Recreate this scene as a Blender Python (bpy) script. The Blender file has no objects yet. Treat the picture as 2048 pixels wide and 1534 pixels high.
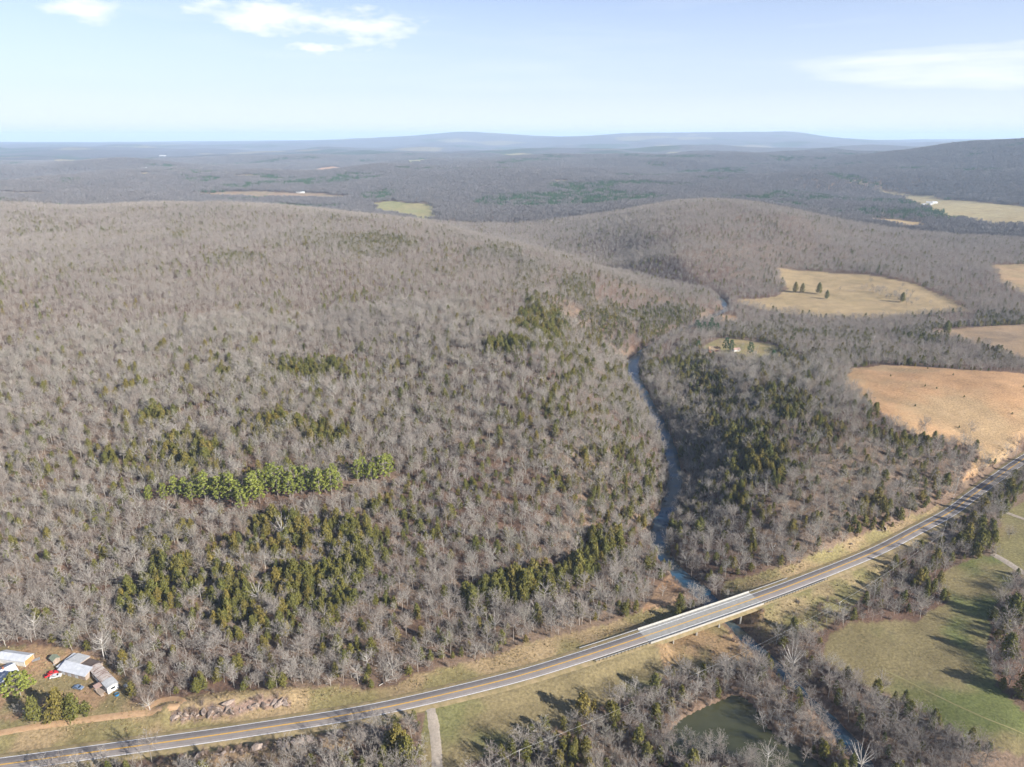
import bpy, bmesh, math, random
import numpy as np
from mathutils import Vector, Matrix

random.seed(7)
RNG = np.random.default_rng(11)
R = math.radians
scene = bpy.context.scene
COL = scene.collection

# ------------------------------------------------------------------ camera
CAM_H = 230.0
PITCH = R(19.2)
FPX = 1422.0
camd = bpy.data.cameras.new('camera')
camd.sensor_width = 36.0
camd.lens = FPX / 2048 * 36.0
camd.clip_start = 1.0
camd.clip_end = 120000.0
cam = bpy.data.objects.new('camera', camd)
cam.location = (0, 0, CAM_H)
cam.rotation_euler = (math.pi / 2 - PITCH, 0, 0)
COL.objects.link(cam)
scene.camera = cam

# ------------------------------------------------------------------ sky, sun, exposure
SUN_EL = R(26.5)
SUN_AZ = R(-33)
sunv = Vector((math.cos(SUN_AZ) * math.cos(SUN_EL), math.sin(SUN_AZ) * math.cos(SUN_EL), math.sin(SUN_EL)))
sl = bpy.data.lights.new('sun', 'SUN')
sl.energy = 5.0
sl.angle = R(0.55)
sl.color = (1.0, 0.955, 0.90)
so = bpy.data.objects.new('sun', sl)
so.rotation_euler = sunv.to_track_quat('Z', 'Y').to_euler()
so.location = (0, 0, 600)
COL.objects.link(so)

world = bpy.data.worlds.new('World')
scene.world = world
world.use_nodes = True
WN = world.node_tree
WN.nodes.clear()


def wn(t, **kw):
    n = WN.nodes.new(t)
    for k, v in kw.items():
        setattr(n, k, v)
    return n


def wmath(op, a, b=None, c=None, clamp=False):
    n = wn('ShaderNodeMath', operation=op, use_clamp=clamp)
    for i, v in enumerate((a, b, c)):
        if v is None:
            continue
        if isinstance(v, (int, float)):
            n.inputs[i].default_value = v
        else:
            WN.links.new(v, n.inputs[i])
    return n.outputs[0]


sky = wn('ShaderNodeTexSky', sky_type='NISHITA')
sky.sun_disc = False
sky.sun_elevation = SUN_EL
sky.sun_rotation = math.atan2(sunv.x, sunv.y)
sky.altitude = 300
sky.air_density = 0.7
sky.dust_density = 0.4
sky.ozone_density = 2.4
tc = wn('ShaderNodeTexCoord')
sep = wn('ShaderNodeSeparateXYZ')
WN.links.new(tc.outputs['Generated'], sep.inputs[0])
az = wmath('MULTIPLY', wmath('ARCTAN2', sep.outputs[0], sep.outputs[1]), 57.2958)
el = wmath('MULTIPLY', wmath('ARCSINE', sep.outputs[2]), 57.2958)
cx = wn('ShaderNodeCombineXYZ')
WN.links.new(wmath('MULTIPLY', az, 0.30), cx.inputs[0])
WN.links.new(wmath('MULTIPLY', el, 0.85), cx.inputs[1])
n1 = wn('ShaderNodeTexNoise')
n1.inputs['Scale'].default_value = 1.0
n1.inputs['Detail'].default_value = 8
n1.inputs['Roughness'].default_value = 0.6
WN.links.new(cx.outputs[0], n1.inputs['Vector'])
n2 = wn('ShaderNodeTexNoise')
n2.inputs['Scale'].default_value = 0.45
n2.inputs['Detail'].default_value = 7
n2.inputs['Roughness'].default_value = 0.55
cx2 = wn('ShaderNodeCombineXYZ')
WN.links.new(wmath('MULTIPLY', az, 0.16), cx2.inputs[0])
WN.links.new(wmath('MULTIPLY', el, 1.5), cx2.inputs[1])
cx2.inputs[2].default_value = 3.7
WN.links.new(cx2.outputs[0], n2.inputs['Vector'])


def blob(a0, e0, ra, re):
    da = wmath('DIVIDE', wmath('SUBTRACT', az, a0), ra)
    de = wmath('DIVIDE', wmath('SUBTRACT', el, e0), re)
    return wmath('SUBTRACT', 1.0, wmath('SQRT', wmath('ADD', wmath('MULTIPLY', da, da), wmath('MULTIPLY', de, de))))


def puff(b, gain, thr, soft):
    # cloud where mask + noise passes a threshold
    v = wmath('ADD', wmath('MULTIPLY', b, gain), wmath('SUBTRACT', n1.outputs[0], 0.5))
    return wmath('DIVIDE', wmath('SUBTRACT', v, thr), soft, clamp=True)


cum = puff(blob(-17.0, 7.9, 4.8, 1.5), 0.30, 0.02, 0.26)
cum2 = puff(blob(-11.0, 7.2, 4.6, 1.4), 0.30, 0.04, 0.28)
cum3 = puff(blob(-14.0, 5.9, 2.6, 0.6), 0.24, 0.09, 0.16)
cum4 = puff(blob(-28.0, 7.6, 3.4, 0.8), 0.26, 0.06, 0.3)
cum5 = puff(blob(-36.5, 8.9, 3.0, 1.2), 0.24, 0.04, 0.3)
str1 = wmath('MULTIPLY', wmath('DIVIDE', wmath('ADD', wmath('MULTIPLY', blob(34.0, 4.2, 13.0, 1.9), 0.3), wmath('SUBTRACT', n2.outputs[0], 0.52)), 0.28, clamp=True), 0.75)
strip = wmath('MULTIPLY', wmath('DIVIDE', wmath('SUBTRACT', n2.outputs[0], 0.48), 0.35, clamp=True), 0.30)
low = wmath('MULTIPLY', wmath('DIVIDE', wmath('SUBTRACT', 2.2, wmath('ABSOLUTE', wmath('SUBTRACT', el, 0.9))), 2.2, clamp=True), 0.35)
cl = cum
for c_ in (cum2, cum3, cum4, cum5, str1, wmath('MULTIPLY', strip, 0.6), low):
    cl = wmath('MAXIMUM', cl, c_)
up = wmath('GREATER_THAN', sep.outputs[2], 0.0)
cl = wmath('MULTIPLY', cl, up)
mixc = wn('ShaderNodeMix', data_type='RGBA')
WN.links.new(cl, mixc.inputs[0])
tint = wn('ShaderNodeMix', data_type='RGBA', blend_type='MULTIPLY')
tint.inputs[0].default_value = 1.0
WN.links.new(sky.outputs[0], tint.inputs[6])
tint.inputs[7].default_value = (1.10, .975, .97, 1)
veil = wn('ShaderNodeMix', data_type='RGBA')
WN.links.new(wmath('SUBTRACT', 1.0, wmath('DIVIDE', wmath('MAXIMUM', el, 0.0), 15.0), clamp=True), veil.inputs[0])
WN.links.new(tint.outputs[2], veil.inputs[6])
veil.inputs[7].default_value = (4.2, 4.78, 6.0, 1)
WN.links.new(veil.outputs[2], mixc.inputs[6])
mixc.inputs[7].default_value = (6.2, 6.4, 6.7, 1)
bg = wn('ShaderNodeBackground')
bg.inputs[1].default_value = 0.084
WN.links.new(mixc.outputs[2], bg.inputs[0])
wo = wn('ShaderNodeOutputWorld')
WN.links.new(bg.outputs[0], wo.inputs[0])

scene.view_settings.view_transform = 'Standard'
scene.view_settings.look = 'None'
scene.view_settings.gamma = 1.0
scene.view_settings.use_curve_mapping = False
scene.view_settings.exposure = 1.12
scene.render.engine = 'CYCLES'
cy = scene.cycles
cy.max_bounces = 4
cy.diffuse_bounces = 2
cy.glossy_bounces = 2
cy.transmission_bounces = 2
cy.volume_bounces = 2
cy.transparent_max_bounces = 8
cy.caustics_reflective = False
cy.caustics_refractive = False
cy.use_denoising = True
cy.use_adaptive_sampling = True
cy.adaptive_threshold = 0.03

# ------------------------------------------------------------------ helpers
SP, CP = math.sin(PITCH), math.cos(PITCH)


def ray(px, py):
    u = (px - 1024) / FPX
    w = (767 - py) / FPX
    return np.array([u, CP + w * SP, -SP + w * CP])


def P(px, py, z):
    d = ray(px, py)
    t = (CAM_H - z) / (-d[2])
    return np.array([d[0] * t, d[1] * t, z])


def project(x, y, z):
    dz = z - CAM_H
    f = y * CP - dz * SP
    upc = y * SP + dz * CP
    return 1024 + FPX * x / f, 767 - FPX * upc / f, f


def smooth(a, b, x):
    t = np.clip((x - a) / (b - a), 0, 1)
    return t * t * (3 - 2 * t)


def vnoise(x, y, seed=0):
    xi = np.floor(x).astype(np.int64)
    yi = np.floor(y).astype(np.int64)
    fx = x - xi
    fy = y - yi
    fx = fx * fx * (3 - 2 * fx)
    fy = fy * fy * (3 - 2 * fy)

    def h(a, b):
        n = (a * 374761393 + b * 668265263 + seed * 974634777) & 0xffffffff
        n = ((n ^ (n >> 13)) * 1274126177) & 0xffffffff
        return ((n ^ (n >> 16)) & 0xffff) / 65535.0
    a = h(xi, yi) * (1 - fx) + h(xi + 1, yi) * fx
    b = h(xi, yi + 1) * (1 - fx) + h(xi + 1, yi + 1) * fx
    return a * (1 - fy) + b * fy


def fbm(x, y, sc, oct=4, seed=0):
    v = 0
    amp = 0.5
    tot = 0
    for o in range(oct):
        v = v + amp * vnoise(x / sc + 17.3 * o, y / sc - 9.1 * o, seed + o)
        tot += amp
        amp *= 0.5
        sc *= 0.5
    return v / tot


def tag(o, label=None, cat=None, group=None, kind=None):
    for k, v in (('label', label), ('category', cat), ('group', group), ('kind', kind)):
        if v:
            o[k] = v
    return o


def link(name, me, mat=None, parent=None):
    o = bpy.data.objects.new(name, me)
    COL.objects.link(o)
    if mat is not None and me is not None:
        if len(me.materials) == 0:
            me.materials.append(mat)
    if parent is not None:
        o.parent = parent
    return o


def empty(name, loc=(0, 0, 0), rz=0.0):
    o = bpy.data.objects.new(name, None)
    o.empty_display_size = 0.5
    o.location = loc
    o.rotation_euler = (0, 0, rz)
    COL.objects.link(o)
    return o


def np_mesh(name, verts, faces, smooth_=False):
    """verts (n,3), faces: (m,k) array"""
    verts = np.asarray(verts, dtype=np.float32)
    faces = np.asarray(faces, dtype=np.int32)
    me = bpy.data.meshes.new(name)
    m, k = faces.shape
    me.vertices.add(len(verts))
    me.vertices.foreach_set('co', verts.ravel())
    me.loops.add(m * k)
    me.loops.foreach_set('vertex_index', faces.ravel())
    me.polygons.add(m)
    me.polygons.foreach_set('loop_start', np.arange(0, m * k, k, dtype=np.int32))
    me.polygons.foreach_set('loop_total', np.full(m, k, dtype=np.int32))
    if smooth_:
        me.polygons.foreach_set('use_smooth', np.ones(m, dtype=bool))
    me.update(calc_edges=True)
    me.validate()
    return me


def catmull(pts, n=12):
    pts = np.asarray(pts, float)
    p = np.vstack([2 * pts[0] - pts[1], pts, 2 * pts[-1] - pts[-2]])
    out = []
    for i in range(1, len(p) - 2):
        for k in range(n):
            t = k / n
            a, b, c, d = p[i - 1], p[i], p[i + 1], p[i + 2]
            out.append(0.5 * (2 * b + (c - a) * t + (2 * a - 5 * b + 4 * c - d) * t * t + (3 * b - a - 3 * c + d) * t ** 3))
    out.append(pts[-1])
    return np.array(out)


def resample(line, step):
    seg = np.linalg.norm(np.diff(line[:, :2], axis=0), axis=1)
    s = np.concatenate([[0], np.cumsum(seg)])
    n = int(s[-1] / step) + 1
    q = np.linspace(0, s[-1], n)
    return np.stack([np.interp(q, s, line[:, k]) for k in range(line.shape[1])], 1)


def poly_dist(X, Y, line):
    """distance to a polyline, index parameter (float) of nearest point"""
    best = np.full(X.shape, 1e18)
    par = np.zeros(X.shape)
    for i in range(len(line) - 1):
        ax, ay = line[i, 0], line[i, 1]
        bx, by = line[i + 1, 0], line[i + 1, 1]
        dx, dy = bx - ax, by - ay
        L = dx * dx + dy * dy + 1e-9
        t = np.clip(((X - ax) * dx + (Y - ay) * dy) / L, 0, 1)
        d = (X - ax - t * dx) ** 2 + (Y - ay - t * dy) ** 2
        m = d < best
        best = np.where(m, d, best)
        par = np.where(m, i + t, par)
    return np.sqrt(best), par


def in_poly(X, Y, poly):
    r = np.zeros(X.shape, bool)
    n = len(poly)
    j = n - 1
    for i in range(n):
        xi, yi = poly[i][0], poly[i][1]
        xj, yj = poly[j][0], poly[j][1]
        if yi != yj:
            c = ((yi > Y) != (yj > Y)) & (X < (xj - xi) * (Y - yi) / (yj - yi) + xi)
            r ^= c
        j = i
    return r


# ------------------------------------------------------------------ materials
def mat_new(name):
    m = bpy.data.materials.new(name)
    m.use_nodes = True
    nt = m.node_tree
    b = nt.nodes['Principled BSDF']
    b.inputs['Roughness'].default_value = 0.9
    b.inputs['Specular IOR Level'].default_value = 0.15
    return m, nt, b


def mat_noise(name, c1, c2, scale=1.0, rough=0.85, detail=5, spec=0.15, bump=0.0, metallic=0.0, thr=(0.35, 0.65), stretch=None):
    m, nt, b = mat_new(name)
    b.inputs['Roughness'].default_value = rough
    b.inputs['Specular IOR Level'].default_value = spec
    b.inputs['Metallic'].default_value = metallic
    tcn = nt.nodes.new('ShaderNodeTexCoord')
    src = tcn.outputs['Object']
    if stretch:
        mp = nt.nodes.new('ShaderNodeMapping')
        mp.inputs['Scale'].default_value = stretch
        nt.links.new(src, mp.inputs[0])
        src = mp.outputs[0]
    n = nt.nodes.new('ShaderNodeTexNoise')
    n.inputs['Scale'].default_value = scale
    n.inputs['Detail'].default_value = detail
    n.inputs['Roughness'].default_value = 0.65
    nt.links.new(src, n.inputs['Vector'])
    r = nt.nodes.new('ShaderNodeValToRGB')
    r.color_ramp.elements[0].position = thr[0]
    r.color_ramp.elements[1].position = thr[1]
    r.color_ramp.elements[0].color = (*c1, 1)
    r.color_ramp.elements[1].color = (*c2, 1)
    nt.links.new(n.outputs[0], r.inputs[0])
    nt.links.new(r.outputs[0], b.inputs['Base Color'])
    if bump:
        bp = nt.nodes.new('ShaderNodeBump')
        bp.inputs['Strength'].default_value = bump
        nt.links.new(n.outputs[0], bp.inputs['Height'])
        nt.links.new(bp.outputs[0], b.inputs['Normal'])
    return m


def mat_random(name, cols, rough=0.9, var=0.25, transl=0.0):
    """colour picked per tree from a ramp, so that no two neighbours are quite alike"""
    m, nt, b = mat_new(name)
    b.inputs['Roughness'].default_value = rough
    b.inputs['Specular IOR Level'].default_value = 0.1
    oi = nt.nodes.new('ShaderNodeObjectInfo')
    r = nt.nodes.new('ShaderNodeValToRGB')
    r.color_ramp.interpolation = 'LINEAR'
    while len(r.color_ramp.elements) < len(cols):
        r.color_ramp.elements.new(0.5)
    for i, c in enumerate(cols):
        r.color_ramp.elements[i].position = i / max(1, len(cols) - 1)
        r.color_ramp.elements[i].color = (*c, 1)
    ln = nt.nodes.new('ShaderNodeTexNoise')
    ln.inputs['Scale'].default_value = .007
    ln.inputs['Detail'].default_value = 3
    nt.links.new(oi.outputs['Location'], ln.inputs['Vector'])
    mx = nt.nodes.new('ShaderNodeMath')
    mx.operation = 'MULTIPLY_ADD'
    mx.inputs[1].default_value = 1.6
    ad = nt.nodes.new('ShaderNodeMath')
    ad.operation = 'MULTIPLY_ADD'
    ad.inputs[1].default_value = .6
    ad.inputs[2].default_value = -.6
    nt.links.new(oi.outputs['Random'], ad.inputs[0])
    nt.links.new(ln.outputs[0], mx.inputs[0])
    nt.links.new(ad.outputs[0], mx.inputs[2])
    nt.links.new(mx.outputs[0], r.inputs[0])
    geo = nt.nodes.new('ShaderNodeNewGeometry')
    hv = nt.nodes.new('ShaderNodeHueSaturation')
    mp = nt.nodes.new('ShaderNodeMapRange')
    mp.inputs[3].default_value = 1.0 - var
    mp.inputs[4].default_value = 1.0 + var
    nt.links.new(geo.outputs['Random Per Island'], mp.inputs[0])
    nt.links.new(mp.outputs[0], hv.inputs['Value'])
    nt.links.new(r.outputs[0], hv.inputs['Color'])
    nt.links.new(hv.outputs[0], b.inputs['Base Color'])
    return m


def mat_plain(name, c, rough=0.6, spec=0.3, metallic=0.0, var=0.12, scale=3.0):
    c = np.array(c)
    return mat_noise(name, tuple(c * (1 - var)), tuple(np.minimum(c * (1 + var), 0.95)), scale, rough, 4, spec, 0, metallic)


M = {}
M['twig'] = mat_random('bare_twigs', [(.225, .20, .172), (.31, .28, .24), (.265, .225, .188), (.36, .33, .285), (.255, .235, .188), (.255, .195, .155)], var=.4)
M['twig_far'] = mat_random('far_bare_twigs', [(.135, .128, .124), (.18, .168, .160), (.145, .132, .126), (.20, .186, .174)], var=.45)  # same twigs, darkened and greyed: self-shadow of the far slopes put into the colour
M['twig_mid'] = mat_random('hill_bare_twigs', [(.205, .182, .158), (.295, .265, .228), (.24, .205, .172), (.32, .29, .25), (.225, .185, .152)], var=.4)
M['bark'] = mat_random('grey_bark', [(.17, .15, .125), (.23, .20, .17), (.29, .255, .215), (.19, .165, .135)], var=.2)
M['pale'] = mat_random('pale_sycamore_bark', [(.42, .39, .34), (.54, .51, .46)], var=.15)
M['cedar'] = mat_random('cedar_foliage', [(.082, .090, .026), (.140, .126, .032), (.108, .110, .030), (.172, .134, .036), (.090, .098, .030)], var=.45)
M['pine'] = mat_random('pine_needles', [(.125, .150, .032), (.18, .195, .040), (.150, .170, .040)], var=.45)
M['darkpine'] = mat_random('dark_pine_needles', [(.040, .085, .032), (.055, .10, .036)], var=.3)
M['shrub'] = mat_random('dry_brush', [(.19, .145, .11), (.25, .175, .13), (.16, .13, .105), (.27, .20, .14)], var=.3)
M['tuft'] = mat_random('dry_grass_tufts', [(.31, .235, .12), (.25, .20, .10), (.36, .27, .145), (.20, .19, .075)], var=.2)
M['asphalt'] = mat_noise('worn_asphalt', (.185, .163, .148), (.232, .206, .188), .6, .9, 8, .1, 0, 0, (.3, .7))
M['concrete'] = mat_noise('pale_concrete', (.23, .222, .20), (.30, .288, .26), .5, .9, 8, .1, .05)
M['concrete_light'] = mat_noise('weathered_barrier_concrete', (.29, .276, .24), (.39, .37, .325), .8, .9, 8, .1, .05)
M['white_line'] = mat_noise('white_road_paint', (.66, .66, .64), (.80, .80, .78), 2.5, .7)
M['yellow_line'] = mat_noise('yellow_road_paint', (.56, .31, .035), (.68, .39, .06), 2.5, .7)
M['gravel'] = mat_noise('pale_gravel', (.25, .21, .165), (.36, .31, .25), .8, .95, 10, .1, .1)
M['shoulder'] = mat_noise('dry_grass_shoulder', (.19, .155, .075), (.31, .235, .13), .35, .95, 10, .1, .2)
M['dirt'] = mat_noise('orange_dirt', (.35, .215, .115), (.46, .305, .175), .5, .95, 10, .1, .1)
M['steel'] = mat_plain('galvanised_steel', (.24, .245, .25), .7, .3, .3)
M['post_wood'] = mat_plain('dark_timber_post', (.07, .06, .05), .9, .1)
M['pole_wood'] = mat_plain('weathered_pole_wood', (.36, .32, .27), .9, .1)
M['wire'] = mat_plain('aluminium_wire', (.52, .50, .45), .5, .4, .2)
M['rock'] = mat_noise('pink_sandstone', (.14, .11, .092), (.36, .285, .23), 1.1, .95, 8, .1, .3)
M['white_metal'] = mat_noise('white_metal_roofing', (.40, .415, .43), (.52, .53, .545), .4, .6, 6, .3)
M['grey_metal'] = mat_noise('dull_metal_roofing', (.33, .34, .34), (.48, .48, .47), .6, .6, 6, .3)
M['rust_metal'] = mat_noise('rusty_metal_roofing', (.17, .085, .055), (.44, .38, .33), .8, .7, 8, .2, 0, .0, (.38, .6), (1, .35, 1))
M['dark_roof'] = mat_noise('dark_rusty_roof', (.075, .06, .055), (.13, .10, .085), .7, .85)
M['white_wall'] = mat_noise('whitewashed_siding', (.50, .49, .45), (.66, .65, .61), .8, .8)
M['wood_wall'] = mat_noise('weathered_plank_siding', (.22, .17, .13), (.38, .31, .25), .9, .9, 6, .1, 0, 0, (.35, .65), (3, 3, .3))
M['orange_wall'] = mat_noise('orange_wood_siding', (.42, .19, .07), (.52, .26, .11), 1.0, .85)
M['brick'] = mat_noise('brown_brick_wall', (.20, .085, .05), (.28, .13, .08), 1.0, .9)
M['tan_roof'] = mat_noise('tan_shingle_roof', (.30, .20, .11), (.38, .26, .15), .8, .9)
M['pink_roof'] = mat_noise('pinkish_porch_roof', (.34, .22, .18), (.42, .29, .24), 1, .8)
M['green_roof'] = mat_noise('faded_green_roof', (.16, .19, .13), (.24, .26, .19), 1, .8)
M['red_paint'] = mat_plain('red_car_paint', (.55, .025, .03), .35, .5, 0, .06)
M['blue_paint'] = mat_plain('blue_grey_car_paint', (.14, .19, .27), .35, .5, 0, .06)
M['silver_paint'] = mat_plain('silver_car_paint', (.55, .55, .54), .35, .5, 0, .06)
M['glass'] = mat_plain('dark_window_glass', (.02, .025, .03), .1, .6)
M['tyre'] = mat_plain('black_rubber', (.02, .02, .02), .9, .1)
M['lamp'] = mat_plain('lamp_glass', (.7, .68, .6), .2, .5)
M['blue_plastic'] = mat_plain('blue_plastic', (.03, .17, .36), .5, .4)

# water
m, nt, b = mat_new('creek_water')
b.inputs['Roughness'].default_value = .18
b.inputs['Specular IOR Level'].default_value = .45
tcn = nt.nodes.new('ShaderNodeTexCoord')
nn = nt.nodes.new('ShaderNodeTexNoise')
nn.inputs['Scale'].default_value = .06
nn.inputs['Detail'].default_value = 6
nt.links.new(tcn.outputs['Object'], nn.inputs['Vector'])
rr = nt.nodes.new('ShaderNodeValToRGB')
rr.color_ramp.elements[0].position = .4
rr.color_ramp.elements[1].position = .62
rr.color_ramp.elements[0].color = (.028, .075, .125, 1)
rr.color_ramp.elements[1].color = (.085, .080, .050, 1)
nt.links.new(nn.outputs[0], rr.inputs[0])
nt.links.new(rr.outputs[0], b.inputs['Base Color'])
n3 = nt.nodes.new('ShaderNodeTexNoise')
n3.inputs['Scale'].default_value = .8
n3.inputs['Detail'].default_value = 4
nt.links.new(tcn.outputs['Object'], n3.inputs['Vector'])
bp = nt.nodes.new('ShaderNodeBump')
bp.inputs['Strength'].default_value = .35
nt.links.new(n3.outputs[0], bp.inputs['Height'])
nt.links.new(bp.outputs[0], b.inputs['Normal'])
M['creek'] = m
M['pond'] = mat_noise('murky_pond_water', (.042, .044, .020), (.060, .060, .030), .05, .08, 4, .5)
M['foam'] = mat_plain('white_water', (.6, .62, .62), .6)

# ------------------------------------------------------------------ road and creek lines in plan
road_px = [(-900, 1640, 1.), (-400, 1582, 1.), (-150, 1549, 1.), (0, 1529.6, 1.), (250, 1495.4, 1.), (500, 1460, 1.), (750, 1419, 1.), (1000, 1361.6, 1.), (1150, 1318, 1.2),
           (1306, 1267, 1.5), (1400, 1235, 1.6), (1498, 1201, 1.7), (1602, 1163, 2.), (1744, 1106, 2.6), (1834, 1060, 3.2), (1899, 1025, 3.8), (1942, 993, 4.2),
           (1997, 953, 5.), (2048, 918, 6.), (2130, 868, 7.), (2260, 800, 9.), (2500, 700, 12.)]
ROAD = resample(catmull([P(*p) for p in road_px], 10), 4.0)
creek_px = [(1760, 1600, -7.5, 6), (1735, 1560, -7.4, 6), (1712, 1505, -7.4, 6), (1688, 1470, -7.3, 5.5), (1650, 1430, -7.3, 4), (1610, 1390, -7.2, 3.5), (1565, 1345, -7.2, 3.2),
            (1520, 1300, -7.1, 3), (1487, 1272, -7.1, 3.2), (1455, 1243, -7., 4), (1432, 1212, -7., 6), (1403, 1186, -6.9, 7), (1372, 1160, -6.9, 6), (1345, 1140, -6.8, 5), (1324, 1110, -6.7, 6),
            (1314, 1070, -6.6, 6.5), (1325, 1035, -6.5, 6.5), (1343, 1005, -6.4, 6.5), (1352, 965, -6.3, 8), (1346, 915, -6.2, 9), (1328, 868, -6., 9),
            (1306, 825, -5.8, 9), (1286, 785, -5.7, 9), (1266, 752, -5.5, 10), (1263, 725, -5.4, 11), (1290, 698, -5.2, 10), (1345, 668, -5., 10), (1410, 640, -4.8, 9),
            (1452, 620, -4.6, 9), (1445, 600, -4.5, 9), (1425, 588, -4.4, 9)]
CREEK = np.array([[*P(x, y, z), (min(w * .55, 3.2) if y < 712 else w * .56 if y < 1000 else w * .72)] for x, y, z, w in creek_px])
CREEK = resample(np.vstack([CREEK, [CREEK[-1, 0] - 120, CREEK[-1, 1] + 160, -4, 9], [CREEK[-1, 0] - 420, CREEK[-1, 1] + 420, -3, 9]]), 5.0)
_c = CREEK.copy()
for _ in range(3):
    _c[1:-1] = (_c[:-2] + 2 * _c[1:-1] + _c[2:]) / 4
CREEK = _c
pond_px = [(1324, 1481), (1349, 1450), (1380, 1428), (1417, 1411), (1451, 1396), (1476, 1389), (1503, 1406), (1520, 1428), (1534, 1452), (1559, 1474),
           (1593, 1491), (1625, 1515), (1650, 1545), (1600, 1572), (1540, 1548), (1480, 1520), (1440, 1508), (1400, 1518), (1345, 1508)]
POND_Z = -5.0
POND = np.array([P(x, y, POND_Z) for x, y in pond_px])
POND_C = catmull(np.vstack([POND, POND[:1]]), 5)[:-1]

_q = P(1455, 1243, -7.)
CREEK_BR = poly_dist(np.array([_q[0]]), np.array([_q[1]]), CREEK)[1][0]

# ------------------------------------------------------------------ terrain from spot heights
spots = []
for x, y, z in [
    # along the lower edge and the near bank
    (0, 1440, 2), (0, 1340, 3), (110, 1420, 2), (200, 1380, 2.5), (300, 1400, 3), (450, 1400, 3), (600, 1380, 2), (800, 1360, 1), (1000, 1310, 1), (1150, 1262, 0), (1280, 1210, -3), (1320, 1180, -5),
    (0, 1600, 0), (400, 1534, 1.5), (650, 1500, 1.5), (900, 1450, -1), (900, 1534, -2), (1100, 1400, -2), (1250, 1350, -3), (1350, 1320, -4), (1200, 1450, -3.5), (1300, 1534, -4), (1440, 1370, -4.4), (1560, 1400, -4.4), (1590, 1460, -4.4), (1200, 1600, -4),
    (1400, 1300, -4), (1530, 1260, -3), (1600, 1220, -1), (1600, 1300, -3), (1700, 1230, -1), (1700, 1300, -2.5), (1800, 1300, -2), (1760, 1380, -3.5), (1850, 1440, -3.5), (1950, 1300, -1), (2048, 1200, 1), (2048, 1400, -2), (1900, 1534, -4), (2048, 1534, -4), (1750, 1150, 0), (1850, 1110, 1.5), (1950, 1120, 2), (1950, 1060, 3), (2048, 1050, 4), (2048, 980, 5), (2150, 1100, 4), (2200, 1300, 1),
    # wooded hill west of the creek
    (0, 1200, 8), (0, 1050, 18), (0, 900, 30), (0, 750, 43), (0, 600, 58), (0, 500, 70), (0, 440, 78), (0, 405, 82), (-150, 900, 30), (-150, 600, 58), (-150, 410, 82), (-250, 1300, 4),
    (280, 1250, 6), (280, 1100, 15), (280, 950, 27), (280, 800, 40), (280, 650, 53), (280, 540, 65), (280, 450, 77), (280, 412, 83),
    (560, 1250, 6), (560, 1100, 16), (560, 1000, 24), (560, 900, 32), (560, 800, 40), (560, 700, 48), (560, 600, 58), (560, 500, 71), (560, 450, 79), (560, 416, 85),
    (800, 1200, 6), (800, 1050, 16), (800, 900, 29), (800, 750, 44), (800, 600, 59), (800, 500, 70), (800, 440, 76),
    (1000, 1150, 6), (1000, 1050, 15), (1000, 900, 32), (1000, 750, 48), (1000, 600, 60), (1000, 530, 60), (1000, 488, 62),
    (1150, 1120, 3), (1150, 1000, 17), (1150, 850, 34), (1150, 720, 45), (1150, 620, 48), (1150, 560, 48), (1100, 511, 51),
    (1240, 1050, 3), (1260, 950, 8), (1240, 850, 14), (1210, 780, 16), (1220, 700, 14), (1250, 640, 14), (1200, 548, 38), (1300, 605, 12), (1300, 580, 19), (1370, 596, 9),
    (870, 452, 71),
    # spur between the creek and the highway
    (1420, 1120, -1), (1500, 1120, 2), (1400, 1040, 1), (1440, 960, 10), (1420, 860, 11), (1370, 780, 4), (1340, 720, 3), (1500, 1000, 14), (1500, 860, 21), (1480, 760, 18), (1600, 1050, 11), (1600, 900, 26), (1600, 780, 28), (1700, 1010, 13), (1700, 880, 27), (1700, 790, 28), (1800, 950, 14), (1780, 850, 29), (1880, 900, 18),
    (1850, 800, 25), (1850, 745, 25), (2048, 820, 22), (2048, 750, 26), (2200, 800, 20), (1480, 695, 10), (1420, 690, 8), (1560, 715, 12), (1650, 690, 8), (1750, 690, 9), (1900, 700, 14), (2048, 700, 17),
    # bottomland fields
    (1500, 640, 0), (1600, 650, 0), (1700, 650, 1), (1850, 640, 3), (2048, 640, 8), (1500, 600, 0), (1600, 610, 1), (1600, 560, 5), (1700, 600, 2), (1700, 560, 7), (1850, 610, 4), (1560, 532, 12), (1750, 545, 13), (1900, 560, 9), (2048, 570, 10), (2048, 530, 14), (2200, 560, 12),
    # second hill
    (1430, 560, 9), (1430, 500, 36), (1430, 450, 58), (1430, 420, 72), (1430, 404, 80), (1550, 480, 38), (1600, 440, 58), (1520, 414, 72), (1680, 472, 28), (1340, 416, 70), (1250, 438, 48), (1300, 470, 44), (1330, 520, 26), (1250, 505, 14), (1180, 510, 4), (1110, 485, 3), (1250, 546, 3), (1330, 572, 2), (1180, 450, 24), (1080, 445, 10), (1800, 500, 14), (1950, 490, 12), (2048, 480, 14),
    # valley floors beyond
    (870, 425, 5), (800, 409, 6), (740, 402, 8), (640, 388, 10), (520, 386, 11), (400, 386, 12), (950, 430, 12), (1000, 415, 14), (1100, 405, 20), (1750, 445, 12), (1850, 425, 11), (1900, 410, 12), (2048, 430, 12), (2048, 412, 16), (1760, 377, 20), (1880, 395, 14),
    (1150, 380, 30), (900, 380, 25), (1500, 375, 38), (1640, 375, 30),
]:
    spots.append(P(x, y, z))
for p in road_px[2:-1:2]:
    spots.append(P(p[0], p[1], p[2] - .4))


def at_dist(px, py, t):
    d = ray(px, py)
    s = t / math.hypot(d[0], d[1])
    return np.array([d[0] * s, d[1] * s, CAM_H + d[2] * s])


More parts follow.
